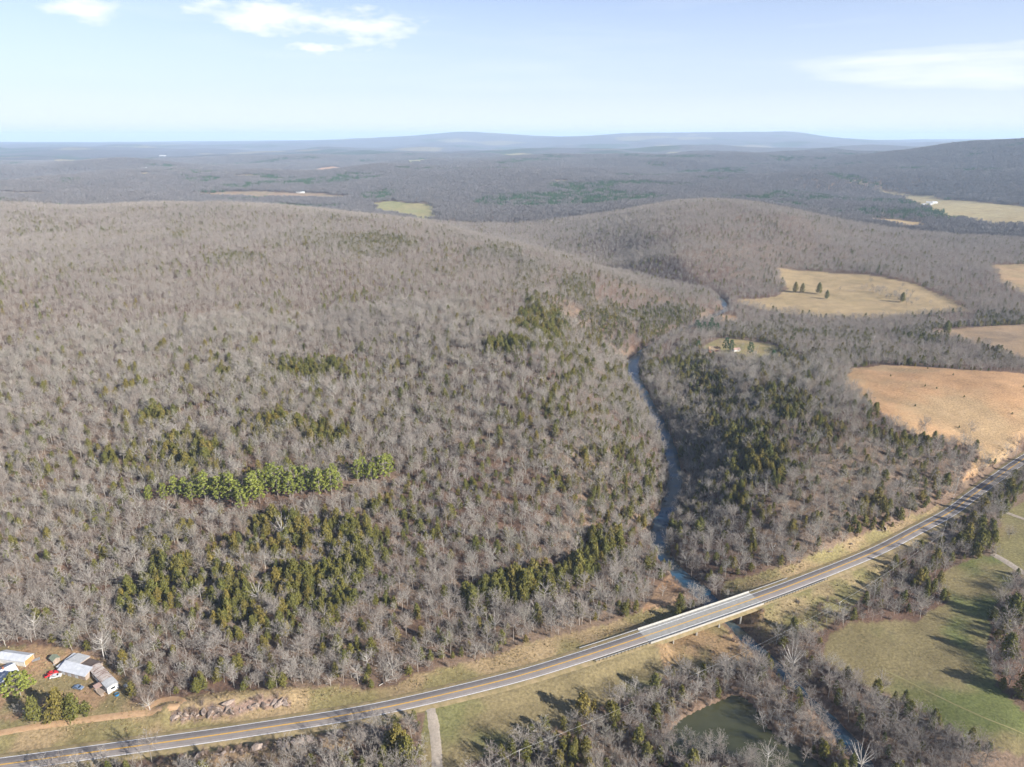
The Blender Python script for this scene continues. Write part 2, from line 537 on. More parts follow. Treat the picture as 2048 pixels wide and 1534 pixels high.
for x, y, t in [
    (0, 387, 3000), (100, 388, 3000), (250, 389, 2900),
    (0, 365, 3600), (200, 360, 3700), (400, 352, 3900), (0, 335, 5200), (200, 332, 5400), (420, 330, 5400), (600, 340, 4400), (650, 336, 4800),
    (850, 345, 3900), (1000, 336, 4200), (1150, 340, 4100), (1300, 345, 3700), (900, 322, 5600), (750, 318, 6400), (1100, 316, 6200), (1300, 312, 5600), (1450, 308, 5600), (1600, 318, 5200), (1500, 345, 3700), (1650, 350, 3500),
    (1720, 312, 5600), (1800, 304, 5200), (1900, 294, 4900), (2000, 287, 4800), (2100, 281, 4800), (2300, 275, 4800), (1800, 350, 3700), (1950, 360, 3500), (2048, 365, 3400), (1900, 325, 4200), (2048, 320, 4100), (2200, 330, 4000),
    (0, 312, 8000), (250, 310, 8200), (500, 306, 8500), (750, 303, 9000), (1000, 303, 8800), (1250, 300, 8600), (1450, 298, 8600), (1650, 300, 8000), (1850, 296, 9000),
    (0, 296, 13000), (300, 296, 13000), (600, 293, 13000), (900, 294, 12500), (1200, 292, 12000), (1500, 293, 12000), (1750, 292, 12000), (2048, 292, 13000),
    (-200, 284, 24000), (0, 285, 24000), (200, 284, 24000), (400, 283, 23000), (600, 281, 22000), (690, 279, 18000), (770, 274, 17000), (860, 268, 17000), (925, 263, 17000), (1000, 268, 17000), (1050, 273, 17000), (1130, 279, 17500),
    (1230, 273, 17000), (1330, 267, 17000), (1400, 271, 17000), (1450, 279, 17000), (1500, 270, 16500), (1560, 264, 16500), (1610, 267, 16500), (1680, 280, 16500), (1780, 281, 17000), (1850, 283, 17000), (1920, 280, 18000), (2000, 278, 18000), (2100, 279, 18000), (2300, 279, 18000),
]:
    spots.append(at_dist(x, y, t))
for a_, r_, z_ in [(-42, 300, 2), (-42, 700, 30), (-42, 1500, 70), (-42, 4000, 20), (-42, 10000, 30), (-42, 28000, 40), (0, 28000, 60), (20, 28000, 80), (42, 28000, 80), (42, 300, 0), (42, 700, 12), (42, 1500, 12), (42, 3000, 60), (42, 6000, 180), (42, 12000, 60),
                   (-20, 28000, 40), (-52, 1500, 50), (52, 1500, 20), (-52, 300, 0), (52, 300, 0), (-52, 8000, 20), (52, 8000, 60), (-20, 120, -1), (0, 120, -4), (20, 120, -4), (-45, 120, 0), (45, 120, -2),
                   # back slope of the west hill
                   (-12, 2000, 28), (-22, 2050, 35), (-32, 2150, 35), (-6, 1750, 14), (0, 1500, 8), (5, 1350, 6), (9, 1250, 4)]:
    spots.append(np.array([r_ * math.sin(R(a_)), r_ * math.cos(R(a_)), z_]))
spots = np.array(spots)


def lp(x, y):
    r = np.maximum(np.hypot(x, y), 60.0)
    return np.arctan2(x, y), np.log(r / 230.0)


cu, cv = lp(spots[:, 0], spots[:, 1])


def kern(d2):
    return 0.5 * d2 * np.log(d2 + 1e-12)


n_ = len(spots)
K = kern((cu[:, None] - cu[None]) ** 2 + (cv[:, None] - cv[None]) ** 2) + np.eye(n_) * 1e-5
A = np.zeros((n_ + 3, n_ + 3))
A[:n_, :n_] = K
A[:n_, n_] = 1
A[:n_, n_ + 1] = cu
A[:n_, n_ + 2] = cv
A[n_:, :n_] = A[:n_, n_:].T
sol = np.linalg.solve(A, np.concatenate([spots[:, 2], [0, 0, 0]]))


def base_z(X, Y):
    u, v = lp(X, Y)
    u = np.clip(u, -R(54), R(54))
    out = sol[n_] + sol[n_ + 1] * u + sol[n_ + 2] * v
    for i in range(n_):
        out = out + sol[i] * kern((u - cu[i]) ** 2 + (v - cv[i]) ** 2)
    return out


NAZ, NR = 640, 740
R0, R1 = 110.0, 31000.0
AZM = R(52)
azd = np.linspace(-AZM, AZM, NAZ)
lrd = np.linspace(math.log(R0), math.log(R1), NR)
rad = np.exp(lrd)
GX = rad[None, :] * np.sin(azd)[:, None]
GY = rad[None, :] * np.cos(azd)[:, None]
GZ = base_z(GX, GY)
gr = np.broadcast_to(rad[None, :], GZ.shape)
GZ = GZ + (fbm(GX, GY, 160, 4, 3) - .5) * 7.0 * smooth(320, 700, gr) + (fbm(GX, GY, 38, 3, 9) - .5) * 1.3
GZ = GZ + (fbm(GX, GY, 1150, 3, 21) - .5) * 165 * smooth(2600, 4200, gr) * (1 - .75 * smooth(12000, 16000, gr)) + (fbm(GX, GY, 4200, 3, 31) - .5) * 50 * smooth(4500, 9000, gr) * (1 - .9 * smooth(12000, 15000, gr))

nearm = rad < 1900
sub = (slice(None), nearm)
X_, Y_, Z_ = GX[sub], GY[sub], GZ[sub].copy()
# the two rock cuts beside the highway
for cut, hgt, wid in (([(338, 1428), (400, 1416), (470, 1404), (575, 1394)], 2.6, 4.5), ([(330, 1524), (450, 1504), (560, 1486), (690, 1466)], 2.4, 4.5)):
    cl_ = np.array([P(x, y, 1.5) for x, y in cut])
    cd_, cp_ = poly_dist(X_, Y_, cl_)
    Z_ = Z_ + hgt * np.exp(-(cd_ / wid) ** 2) * (.65 + .7 * fbm(X_, Y_, 7, 3, 77))
# road bed
RD, RP = poly_dist(X_, Y_, ROAD)
ridx = np.clip(RP, 0, len(ROAD) - 1.001)
rz = np.interp(ridx, np.arange(len(ROAD)), ROAD[:, 2])
BR0 = poly_dist(np.array([P(1305, 1268, 1.5)[0]]), np.array([P(1305, 1268, 1.5)[1]]), ROAD)[1][0]
BR1 = poly_dist(np.array([P(1498, 1201, 1.7)[0]]), np.array([P(1498, 1201, 1.7)[1]]), ROAD)[1][0]
w = 1 - smooth(5.6, 15, RD)
spanm = smooth(BR0 + .2, BR0 + 1.8, RP) * (1 - smooth(BR1 - 1.8, BR1 - .2, RP))
w = w * (1 - spanm)
Z_ = np.where((spanm > 0) & (RD < 22), np.minimum(Z_, rz - 5.0 * spanm - .4), Z_)
Z_ = Z_ * (1 - w) + (rz - .45) * w
# creek bed and banks
CD, CPAR = poly_dist(X_, Y_, CREEK)
cz = np.interp(CPAR, np.arange(len(CREEK)), CREEK[:, 2])
cw = np.interp(CPAR, np.arange(len(CREEK)), CREEK[:, 3])
jit = (fbm(X_, Y_, 14, 3, 5) - .5) * 5
bank = cz - 1.0 + .62 * np.maximum(0, CD - cw + 1.2 + jit)
Z_ = np.minimum(Z_, bank)
Z_ = np.where((CD > cw + 4) & (CD < 40), np.maximum(Z_, cz + .4), Z_)
# pond
PD, _ = poly_dist(X_, Y_, np.vstack([POND_C, POND_C[:1]]))
PI_ = in_poly(X_, Y_, POND_C)
Z_ = np.where(PI_, np.minimum(Z_, POND_Z - .2 - np.minimum(PD * .4, 1.5)), np.where(PD < 14, np.maximum(Z_, np.minimum(POND_Z + .25 + PD * .12, Z_ + 3)), Z_))
GZ[sub] = Z_


def ground(X, Y):
    X = np.asarray(X, float)
    Y = np.asarray(Y, float)
    a = np.clip((np.arctan2(X, Y) + AZM) / (2 * AZM) * (NAZ - 1), 0, NAZ - 1.001)
    l = np.clip((np.log(np.maximum(np.hypot(X, Y), R0)) - lrd[0]) / (lrd[-1] - lrd[0]) * (NR - 1), 0, NR - 1.001)
    i = a.astype(int)
    j = l.astype(int)
    fa = a - i
    fl = l - j
    return (GZ[i, j] * (1 - fa) + GZ[i + 1, j] * fa) * (1 - fl) + (GZ[i, j + 1] * (1 - fa) + GZ[i + 1, j + 1] * fa) * fl


_T = np.exp(np.linspace(math.log(150), math.log(30500), 1700))


def G(px, py):
    """first point of the ground met in that direction"""
    d = ray(px, py)
    x, y, z = d[0] * _T, d[1] * _T, CAM_H + d[2] * _T
    below = np.nonzero(z < ground(x, y))[0]
    i = below[0] if len(below) else len(_T) - 1
    i = max(i, 1)
    a, b = _T[i - 1], _T[i]
    for _ in range(12):
        mm = (a + b) / 2
        if CAM_H + d[2] * mm < float(ground(d[0] * mm, d[1] * mm)):
            b = mm
        else:
            a = mm
    return np.array([d[0] * b, d[1] * b, float(ground(d[0] * b, d[1] * b))])


def GP(pts):
    return np.array([G(*p) for p in pts])


def spot_on(x, y):
    return (float(x), float(y), float(ground(x, y)))


# ------------------------------------------------------------------ open land (plan polygons)
POLY = {k: GP(v) for k, v in {
    'homestead': [(-120, 1310), (0, 1296), (70, 1290), (120, 1297), (170, 1306), (225, 1330), (262, 1368), (262, 1412), (330, 1400), (420, 1384), (440, 1420), (0, 1500), (-160, 1520)],
    'verge_w': [(-300, 1420), (0, 1440), (262, 1408), (420, 1386), (520, 1380), (590, 1374), (660, 1372), (730, 1380), (790, 1368), (830, 1348), (900, 1333), (1000, 1308), (1070, 1279), (1150, 1264), (1230, 1243), (1290, 1222), (1335, 1200), (1372, 1212), (1300, 1270), (1000, 1362), (500, 1460), (0, 1530), (-300, 1575)],
    'verge_e': [(1432, 1195), (1452, 1166), (1520, 1146), (1600, 1126), (1680, 1091), (1760, 1056), (1850, 1022), (1903, 1000), (1956, 966), (2048, 908), (2130, 858), (2130, 868), (1997, 953), (1744, 1106), (1500, 1201)],
    'low_w': [(-300, 1575), (0, 1530), (500, 1460), (850, 1398), (850, 1425), (800, 1440), (700, 1452), (560, 1482), (430, 1500), (250, 1525), (0, 1570), (-300, 1620)],
    'rockyard': [(300, 1530), (430, 1500), (560, 1482), (700, 1460), (730, 1480), (640, 1510), (500, 1534), (400, 1560), (280, 1560)],
    'meadow': [(850, 1398), (1000, 1362), (1150, 1320), (1306, 1270), (1340, 1285), (1410, 1292), (1360, 1335), (1295, 1380), (1200, 1415), (1120, 1455), (1040, 1492), (970, 1518), (915, 1540), (890, 1575), (840, 1560), (845, 1450)],
    'under_bridge': [(1290, 1275), (1400, 1235), (1500, 1203), (1620, 1180), (1650, 1215), (1590, 1262), (1540, 1300), (1480, 1335), (1400, 1352), (1330, 1335), (1320, 1300)],
    'slope_e': [(1500, 1203), (1744, 1108), (1890, 1034), (1900, 1050), (1860, 1085), (1800, 1115), (1745, 1180), (1690, 1232), (1630, 1262), (1560, 1255)],
    'field_green': [(1655, 1268), (1700, 1248), (1790, 1240), (1842, 1243), (1858, 1220), (1895, 1205), (1880, 1160), (1900, 1135), (1960, 1110), (2010, 1118), (2030, 1160), (1985, 1230), (1975, 1300), (1990, 1370), (2048, 1420), (2150, 1460), (2150, 1580), (2048, 1515), (1960, 1488), (1900, 1460), (1830, 1416), (1760, 1380), (1690, 1352), (1648, 1312)],
    'field_ne': [(1990, 1115), (1988, 1070), (1998, 1038), (2052, 992), (2150, 935), (2260, 980), (2260, 1170), (2060, 1165)],
    'field_orange': [(1700, 738), (1760, 730), (1850, 734), (1960, 742), (2048, 747), (2200, 755), (2250, 850), (2110, 850), (2048, 884), (1995, 918), (1925, 962), (1932, 944), (1962, 915), (1945, 893), (1890, 885), (1840, 872), (1790, 852), (1740, 812), (1690, 772)],
    'field_tan': [(1556, 535), (1640, 545), (1752, 551), (1830, 567), (1900, 597), (1940, 622), (1850, 628), (1750, 636), (1640, 636), (1520, 618), (1470, 600), (1555, 590), (1575, 575), (1560, 552)],
    'field_far_e': [(1992, 532), (2048, 530), (2200, 532), (2200, 600), (2048, 590), (2000, 562)],
    'field_brown': [(1850, 663), (1930, 655), (2048, 650), (2200, 652), (2200, 738), (2048, 730), (1985, 698), (1900, 676)],
    'field_valley': [(1750, 374), (1800, 381), (1880, 393), (1895, 401), (1950, 403), (2048, 414), (2250, 424), (2250, 458), (2048, 452), (1980, 456), (1930, 440), (1890, 434), (1860, 418), (1830, 407), (1790, 395)],
    'field_small': [(1722, 437), (1780, 439), (1852, 446), (1840, 456), (1810, 458), (1755, 448)],
    'field_yellow': [(738, 406), (790, 402), (850, 408), (872, 416), (872, 440), (850, 442), (810, 436), (755, 424)],
    'field_west': [(380, 386), (450, 383), (560, 384), (650, 387), (725, 395), (640, 399), (540, 396), (400, 394)],
    'field_bare': [(630, 338), (665, 332), (687, 337), (650, 344)],
    'field_pale': [(793, 323), (850, 318), (882, 322), (820, 329)],
    'field_strip': [(-20, 382), (70, 385), (150, 389), (60, 392), (-20, 390)],
    'clearing_one': [(262, 348), (300, 345), (322, 348), (285, 352)],
    'clearing_two': [(455, 352), (500, 349), (520, 353), (475, 357)],
    'clearing_three': [(985, 309), (1040, 306), (1085, 309), (1030, 313)],
    'clearing_four': [(1325, 306), (1365, 304), (1385, 307), (1345, 309)],
    'clearing_five': [(90, 322), (150, 319), (170, 323), (110, 326)],
    'clearing_six': [(1090, 362), (1130, 360), (1150, 364), (1105, 367)],
    'lawn': [(1408, 690), (1440, 677), (1500, 680), (1525, 685), (1550, 692), (1562, 712), (1530, 724), (1480, 716), (1440, 712), (1410, 706)],
    'rockcut': [(335, 1442), (345, 1422), (400, 1410), (470, 1400), (580, 1391), (584, 1410), (480, 1426), (400, 1441)],
    'sandbar': [(1340, 1150), (1362, 1165), (1395, 1205), (1330, 1215), (1290, 1225), (1310, 1180)],
    'yard_strip': [(1438, 630), (1470, 632), (1475, 642), (1445, 643)],
}.items()}
OPEN = [k for k in POLY]



def edge_warp(X, Y):
    r_ = np.hypot(X, Y)
    a_ = np.clip(r_ - 700, 0, 2500) * .022
    return (fbm(X, Y, 90, 4, 131) - .5) * a_, (fbm(X, Y, 90, 4, 137) - .5) * a_ * 2.5


# ------------------------------------------------------------------ ground sheet
print('terrain', GZ.shape, GZ.min(), GZ.max())
LIN = lambda *c: np.array(c)
colr = np.zeros(GZ.shape + (3,))
nz1 = fbm(GX, GY, 45, 5, 41)
nz2 = fbm(GX, GY, 9, 4, 43)
nzf = fbm(GX, GY, 700, 4, 47)
litter = LIN(.130, .080, .055)
litter2 = LIN(.185, .130, .088)
t = smooth(.35, .65, nz1)[..., None]
colr[:] = litter * (1 - t) + litter2 * t
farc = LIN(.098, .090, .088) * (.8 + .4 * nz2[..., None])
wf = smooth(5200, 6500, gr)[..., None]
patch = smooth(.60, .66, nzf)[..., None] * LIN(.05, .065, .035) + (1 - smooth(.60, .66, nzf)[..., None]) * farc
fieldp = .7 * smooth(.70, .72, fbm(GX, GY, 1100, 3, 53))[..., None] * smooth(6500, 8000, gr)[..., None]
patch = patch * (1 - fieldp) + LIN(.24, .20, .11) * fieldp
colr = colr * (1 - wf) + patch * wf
warpx = (fbm(GX, GY, 12, 3, 61) - .5) * 7 * np.minimum(1, gr / 500)
warpy = (fbm(GX, GY, 12, 3, 67) - .5) * 7 * np.minimum(1, gr / 500)
_ex, _ey = edge_warp(GX, GY)
warpx = warpx + _ex
warpy = warpy + _ey
straw, straw2 = LIN(.275, .200, .108), LIN(.205, .170, .075)


def paint(poly, c1, c2, sc=20, seed=0, thr=(.4, .6)):
    p = POLY[poly]
    bx0, bx1, by0, by1 = p[:, 0].min() - 10, p[:, 0].max() + 10, p[:, 1].min() - 10, p[:, 1].max() + 10
    mm = (GX > bx0) & (GX < bx1) & (GY > by0) & (GY < by1)
    if not mm.any():
        return
    ii = np.nonzero(mm)
    inside = in_poly(GX[ii] + warpx[ii], GY[ii] + warpy[ii], p)
    tt = smooth(*thr, fbm(GX[ii], GY[ii], sc, 5, 71 + seed))[:, None]
    cc = c1 * (1 - tt) + c2 * tt
    cur = colr[ii]
    colr[ii] = np.where(inside[:, None], cc, cur)


paint('homestead', LIN(.29, .185, .105), LIN(.205, .165, .08), 14, 1)
paint('verge_w', straw, straw2, 16, 2)
paint('verge_e', straw, straw2, 16, 3)
paint('low_w', straw * .85, straw2, 12, 4)
paint('rockyard', LIN(.24, .165, .095), LIN(.17, .125, .075), 10, 5)
paint('meadow', LIN(.195, .155, .078), LIN(.150, .142, .058), 30, 6)
paint('under_bridge', LIN(.27, .18, .095), LIN(.21, .165, .078), 9, 7)
paint('slope_e', LIN(.25, .19, .10), LIN(.19, .165, .07), 12, 8)
paint('field_green', LIN(.185, .150, .072), LIN(.125, .138, .046), 34, 9, (.40, .62))
paint('field_ne', LIN(.22, .165, .086), LIN(.185, .160, .070), 40, 10)
paint('field_orange', LIN(.36, .215, .108), LIN(.31, .215, .115), 40, 11, (.35, .7))
paint('field_tan', LIN(.32, .235, .125), LIN(.29, .215, .11), 50, 12)
paint('field_far_e', LIN(.33, .22, .12), LIN(.29, .21, .11), 50, 13)
paint('field_brown', LIN(.24, .17, .105), LIN(.29, .20, .115), 30, 14)
paint('field_valley', LIN(.31, .25, .125), LIN(.29, .225, .11), 80, 15)
paint('field_small', LIN(.36, .26, .12), LIN(.34, .24, .12), 80, 16)
paint('field_yellow', LIN(.25, .235, .095), LIN(.28, .24, .105), 80, 17)
paint('field_west', LIN(.26, .20, .12), LIN(.29, .20, .125), 80, 18)
paint('field_bare', LIN(.40, .24, .14), LIN(.38, .24, .14), 80, 19)
paint('field_pale', LIN(.26, .25, .13), LIN(.27, .24, .13), 80, 20)
paint('field_strip', LIN(.30, .26, .17), LIN(.27, .23, .15), 80, 21)
for _i, _k in enumerate(('one', 'two', 'three', 'four', 'five', 'six')):
    paint('clearing_' + _k, LIN(.28, .22, .12), LIN(.24, .215, .11), 80, 30 + _i)
paint('lawn', LIN(.28, .215, .105), LIN(.235, .20, .085), 20, 22)
paint('rockcut', LIN(.24, .165, .125), LIN(.15, .105, .075), 5, 25)
paint('sandbar', LIN(.33, .215, .125), LIN(.28, .17, .095), 12, 23)
paint('yard_strip', LIN(.34, .22, .12), LIN(.34, .22, .12), 12, 24)
# bare creek banks
cs = colr[sub]
bk = ((1 - smooth(1.5, 6, CD - cw + jit * .6)) * (1 - .8 * smooth(450, 600, np.hypot(X_, Y_))))[..., None]
cs = cs * (1 - bk) + LIN(.185, .125, .085) * bk
colr[sub] = cs

verts = np.stack([GX, GY, GZ], -1).reshape(-1, 3)
ii, jj = np.meshgrid(np.arange(NAZ - 1), np.arange(NR - 1), indexing='ij')
v0 = ii * NR + jj
faces = np.stack([v0, v0 + 1, v0 + NR + 1, v0 + NR], -1).reshape(-1, 4)
# the land behind and under the viewpoint, coarse
NB = 48
azb = np.linspace(AZM, 2 * math.pi - AZM, NB)
jb = np.arange(0, NR, 12)
jb = np.append(jb, NR - 1) if jb[-1] != NR - 1 else jb
wB = np.abs(np.linspace(-1, 1, NB)) ** .5
edgeR, edgeL = GZ[-1, jb], GZ[0, jb]
fb = np.linspace(0, 1, NB)[:, None]
BZ = (edgeR[None] * (1 - fb) + edgeL[None] * fb)
BX = rad[jb][None] * np.sin(azb)[:, None]
BY = rad[jb][None] * np.cos(azb)[:, None]
nb0 = len(verts)
bverts = np.stack([BX, BY, BZ], -1).reshape(-1, 3)
nj = len(jb)
i2, j2 = np.meshgrid(np.arange(NB - 1), np.arange(nj - 1), indexing='ij')
b0 = nb0 + i2 * nj + j2
bfaces = np.stack([b0, b0 + 1, b0 + nj + 1, b0 + nj], -1).reshape(-1, 4)
# inner disc
ring_f = np.arange(NAZ) * NR
ring_b = nb0 + np.arange(NB) * nj
ring = np.concatenate([ring_f, ring_b])
allv = np.vstack([verts, bverts, [[0, 0, -3.0]]])
ci = len(allv) - 1
tri = np.stack([np.roll(ring, -1), ring, np.full(len(ring), ci), np.full(len(ring), ci)], -1)
me = bpy.data.meshes.new('ground')
me_f = np.vstack([faces, bfaces])
nq = len(me_f)
me.vertices.add(len(allv))
me.vertices.foreach_set('co', allv.astype(np.float32).ravel())
loops = np.concatenate([me_f.ravel(), tri[:, :3].ravel()]).astype(np.int32)
me.loops.add(len(loops))
me.loops.foreach_set('vertex_index', loops)
me.polygons.add(nq + len(tri))
me.polygons.foreach_set('loop_start', np.concatenate([np.arange(0, nq * 4, 4), nq * 4 + np.arange(0, len(tri) * 3, 3)]).astype(np.int32))
me.polygons.foreach_set('loop_total', np.concatenate([np.full(nq, 4), np.full(len(tri), 3)]).astype(np.int32))
me.polygons.foreach_set('use_smooth', np.ones(nq + len(tri), bool))
me.update(calc_edges=True)
ca = me.color_attributes.new('soil', 'FLOAT_COLOR', 'POINT')
cc = np.ones((len(allv), 4), np.float32)
cc[:len(verts), :3] = colr.reshape(-1, 3)
cc[len(verts):, :3] = (.19, .15, .09)
ca.data.foreach_set('color', cc.ravel())
m, nt, b = mat_new('soil_grass_and_leaf_litter')
at = nt.nodes.new('ShaderNodeAttribute')
at.attribute_name = 'soil'
geo = nt.nodes.new('ShaderNodeNewGeometry')
na = nt.nodes.new('ShaderNodeTexNoise')
na.inputs['Scale'].default_value = .8
na.inputs['Detail'].default_value = 6
na.inputs['Roughness'].default_value = .7
nt.links.new(geo.outputs['Position'], na.inputs['Vector'])
nb_ = nt.nodes.new('ShaderNodeTexNoise')
nb_.inputs['Scale'].default_value = .05
nb_.inputs['Detail'].default_value = 6
nt.links.new(geo.outputs['Position'], nb_.inputs['Vector'])
ml = nt.nodes.new('ShaderNodeMath')
ml.operation = 'MULTIPLY'
mr = nt.nodes.new('ShaderNodeMapRange')
mr.inputs[1].default_value = .25
mr.inputs[2].default_value = .75
mr.inputs[3].default_value = .45
mr.inputs[4].default_value = 1.5
nt.links.new(na.outputs[0], mr.inputs[0])
mr2 = nt.nodes.new('ShaderNodeMapRange')
mr2.inputs[1].default_value = .3
mr2.inputs[2].default_value = .7
mr2.inputs[3].default_value = .82
mr2.inputs[4].default_value = 1.18
nt.links.new(nb_.outputs[0], mr2.inputs[0])
nt.links.new(mr.outputs[0], ml.inputs[0])
nt.links.new(mr2.outputs[0], ml.inputs[1])
hs = nt.nodes.new('ShaderNodeHueSaturation')
nt.links.new(at.outputs['Color'], hs.inputs['Color'])
nt.links.new(ml.outputs[0], hs.inputs['Value'])
nt.links.new(hs.outputs[0], b.inputs['Base Color'])
bp = nt.nodes.new('ShaderNodeBump')
bp.inputs['Strength'].default_value = .6
bp.inputs['Distance'].default_value = .6
nt.links.new(na.outputs[0], bp.inputs['Height'])
nt.links.new(bp.outputs[0], b.inputs['Normal'])
M['ground'] = m
tag(link('ground', me, m), 'rolling ground of leaf litter, dry grass and fields', 'ground', kind='structure')


# ------------------------------------------------------------------ ribbons along lines
def normals2d(line):
    d = np.gradient(line[:, :2], axis=0)
    d /= np.linalg.norm(d, axis=1)[:, None] + 1e-9
    return np.stack([-d[:, 1], d[:, 0]], 1)


def ribbon(name, line, offs, zoff, mat, parent=None):
    """offs: list of lateral offsets (scalars or arrays), zoff: list of heights relative to the line"""
    n2 = normals2d(line)
    rows = []
    for o, z in zip(offs, zoff):
        o = np.broadcast_to(o, len(line))[:, None]
        rows.append(np.column_stack([line[:, :2] + n2 * o, line[:, 2] + z]))
    v = np.stack(rows, 1).reshape(-1, 3)
    k = len(offs)
    i, j = np.meshgrid(np.arange(len(line) - 1), np.arange(k - 1), indexing='ij')
    a = i * k + j
    f = np.stack([a, a + k, a + k + 1, a + 1], -1).reshape(-1, 4)
    me = np_mesh(name, v, f, True)
    la = me.attributes.new('lateral', 'FLOAT', 'POINT')
    la.data.foreach_set('value', np.stack([np.broadcast_to(o, len(line)) for o in offs], 1).astype(np.float32).ravel())
    return link(name, me, mat, parent)


def along(line, p0, p1, step=3.0):
    q = np.linspace(p0, p1, max(2, int((p1 - p0) * 4 / step)))
    return np.stack([np.interp(q, np.arange(len(line)), line[:, k]) for k in range(line.shape[1])], 1)


# the normal of the road line points to the hill side (left of travel)
_nt = M['asphalt'].node_tree
_b = _nt.nodes['Principled BSDF']
_src = _b.inputs['Base Color'].links[0].from_socket
_at = _nt.nodes.new('ShaderNodeAttribute')
_at.attribute_name = 'lateral'


def _m(op, a, b=None, clamp=False):
    n = _nt.nodes.new('ShaderNodeMath')
    n.operation = op
    n.use_clamp = clamp
    for i_, v_ in enumerate((a, b)):
        if v_ is None:
            continue
        if isinstance(v_, (int, float)):
            n.inputs[i_].default_value = v_
        else:
            _nt.links.new(v_, n.inputs[i_])
    return n.outputs[0]


# wheel paths polished paler, oil-darkened lane centres
_d = _m('ABSOLUTE', _m('SUBTRACT', _m('ABSOLUTE', _at.outputs['Fac']), 1.75))
_w = _m('MULTIPLY', _m('SUBTRACT', 1.0, _m('DIVIDE', _d, .55), True), .17)
_n = _nt.nodes.new('ShaderNodeTexNoise')
_n.inputs['Scale'].default_value = .12
_n.inputs['Detail'].default_value = 6
_g = _nt.nodes.new('ShaderNodeNewGeometry')
_nt.links.new(_g.outputs['Position'], _n.inputs['Vector'])
_v = _m('ADD', _m('SUBTRACT', 1.02, _w), _m('MULTIPLY', _m('SUBTRACT', _n.outputs[0], .5), .35))
_hs = _nt.nodes.new('ShaderNodeHueSaturation')
_nt.links.new(_src, _hs.inputs['Color'])
_nt.links.new(_v, _hs.inputs['Value'])
_nt.links.new(_hs.outputs[0], _b.inputs['Base Color'])
rd = ribbon('road', ROAD, [4.6, 3.75, 0, -3.75, -4.6], [-.75, 0, .06, 0, -.75], M['asphalt'])
tag(rd, 'two-lane asphalt highway crossing the valley', 'road', kind='structure')
sh = ribbon('grass_shoulder', ROAD, [7.4, 5.2, 3.77], [-.95, -.08, -.02], M['shoulder'], rd)
sh = ribbon('grass_shoulder', ROAD, [-3.77, -5.2, -7.4], [-.02, -.08, -.95], M['shoulder'], rd)
for nm, o, wd, mt in (('edge_line', 3.45, .11, 'white_line'), ('edge_line', -3.45, .11, 'white_line'), ('centre_line', .17, .12, 'yellow_line'), ('centre_line', -.17, .12, 'yellow_line')):
    zc = .06 * (1 - abs(o) / 3.75)
    ribbon(nm, ROAD, [o + wd, o - wd], [zc + .014, zc + .014], M[mt], rd)

wl = CREEK.copy()
tag(ribbon('creek', wl[:, :3], [wl[:, 3] + 2.2, 0, -wl[:, 3] - 2.2], [0, 0, 0], M['creek']), 'blue creek winding below the wooded hill', 'creek', kind='structure')
bm = bmesh.new()
pc = POND_C.mean(0)
pv = [bm.verts.new((pc[0] + (p[0] - pc[0]) * 1.03, pc[1] + (p[1] - pc[1]) * 1.03, POND_Z)) for p in POND_C]
bm.faces.new(pv)
bmesh.ops.triangulate(bm, faces=bm.faces[:])
bmesh.ops.recalc_face_normals(bm, faces=bm.faces[:])
me = bpy.data.meshes.new('pond')
bm.to_mesh(me)
bm.free()
if me.polygons[0].normal.z < 0:
    me.flip_normals()
tag(link('pond', me, M['pond']), 'murky green pond among bare trees', 'pond', kind='structure')


def track(name, pxs, width, mat, label, lift=.07):
    line = catmull(GP(pxs), 8)
    line = resample(line, 3.0)
    n2 = normals2d(line)
    wv = width * (.85 + .3 * fbm(line[:, 0], line[:, 1], 9, 3, 81))
    offs = [wv, wv * .5, wv * 0, -wv * .5, -wv]
    rows = []
    for k, o in enumerate(offs):
        q = line[:, :2] + n2 * o[:, None]
        z = ground(q[:, 0], q[:, 1]) + (lift if 0 < k < 4 else -.05)
        rows.append(np.column_stack([q, z]))
    v = np.stack(rows, 1).reshape(-1, 3)
    kk = 5
    i, j = np.meshgrid(np.arange(len(line) - 1), np.arange(kk - 1), indexing='ij')
    a = i * kk + j
    f = np.stack([a, a + kk, a + kk + 1, a + 1], -1).reshape(-1, 4)
    return tag(link(name, np_mesh(name, v, f, True), mat), label, 'path', kind='structure')


LANE = track('gravel_lane', [(852, 1399), (860, 1414), (864, 1430), (868, 1455), (872, 1490), (874, 1520), (874, 1570)], 2.4, M['gravel'], 'pale gravel lane leaving the highway towards the viewer', .16)
track('dirt_track', [(-60, 1476), (0, 1466), (80, 1452), (170, 1440), (250, 1430), (300, 1424), (350, 1412), (366, 1404), (352, 1398), (320, 1402), (290, 1416)], 2.0, M['dirt'], 'orange dirt track looping beside the homestead', .14)
M['straw_track'] = mat_noise('pale_worn_grass', (.20, .18, .075), (.26, .225, .11), .5, .95, 8, .1, .1)
track('grass_track', [(1765, 1338), (1815, 1362), (1875, 1392), (1930, 1418), (1985, 1442), (2048, 1468)], .45, M['straw_track'], 'pale worn track across the lower right pasture', .1)
track('gravel_lane', [(1985, 1108), (2010, 1122), (2048, 1146), (2110, 1180)], 2.4, M['gravel'], 'white gravel lane beside the right-hand field', .16)
track('gravel_lane', [(1985, 1014), (2015, 1026), (2048, 1038), (2120, 1066)], 1.8, M['gravel'], 'narrow gravel lane across the upper right field', .16)
track('gravel_lane', [(1850, 1062), (1880, 1068), (1915, 1080)], 3.0, M['gravel'], 'short gravel driveway beneath the dark cedars', .16)
track('gravel_lane', [(1480, 714), (1510, 718), (1550, 724)], 3.0, M['gravel'], 'gravel driveway of the house in the clearing', .2)


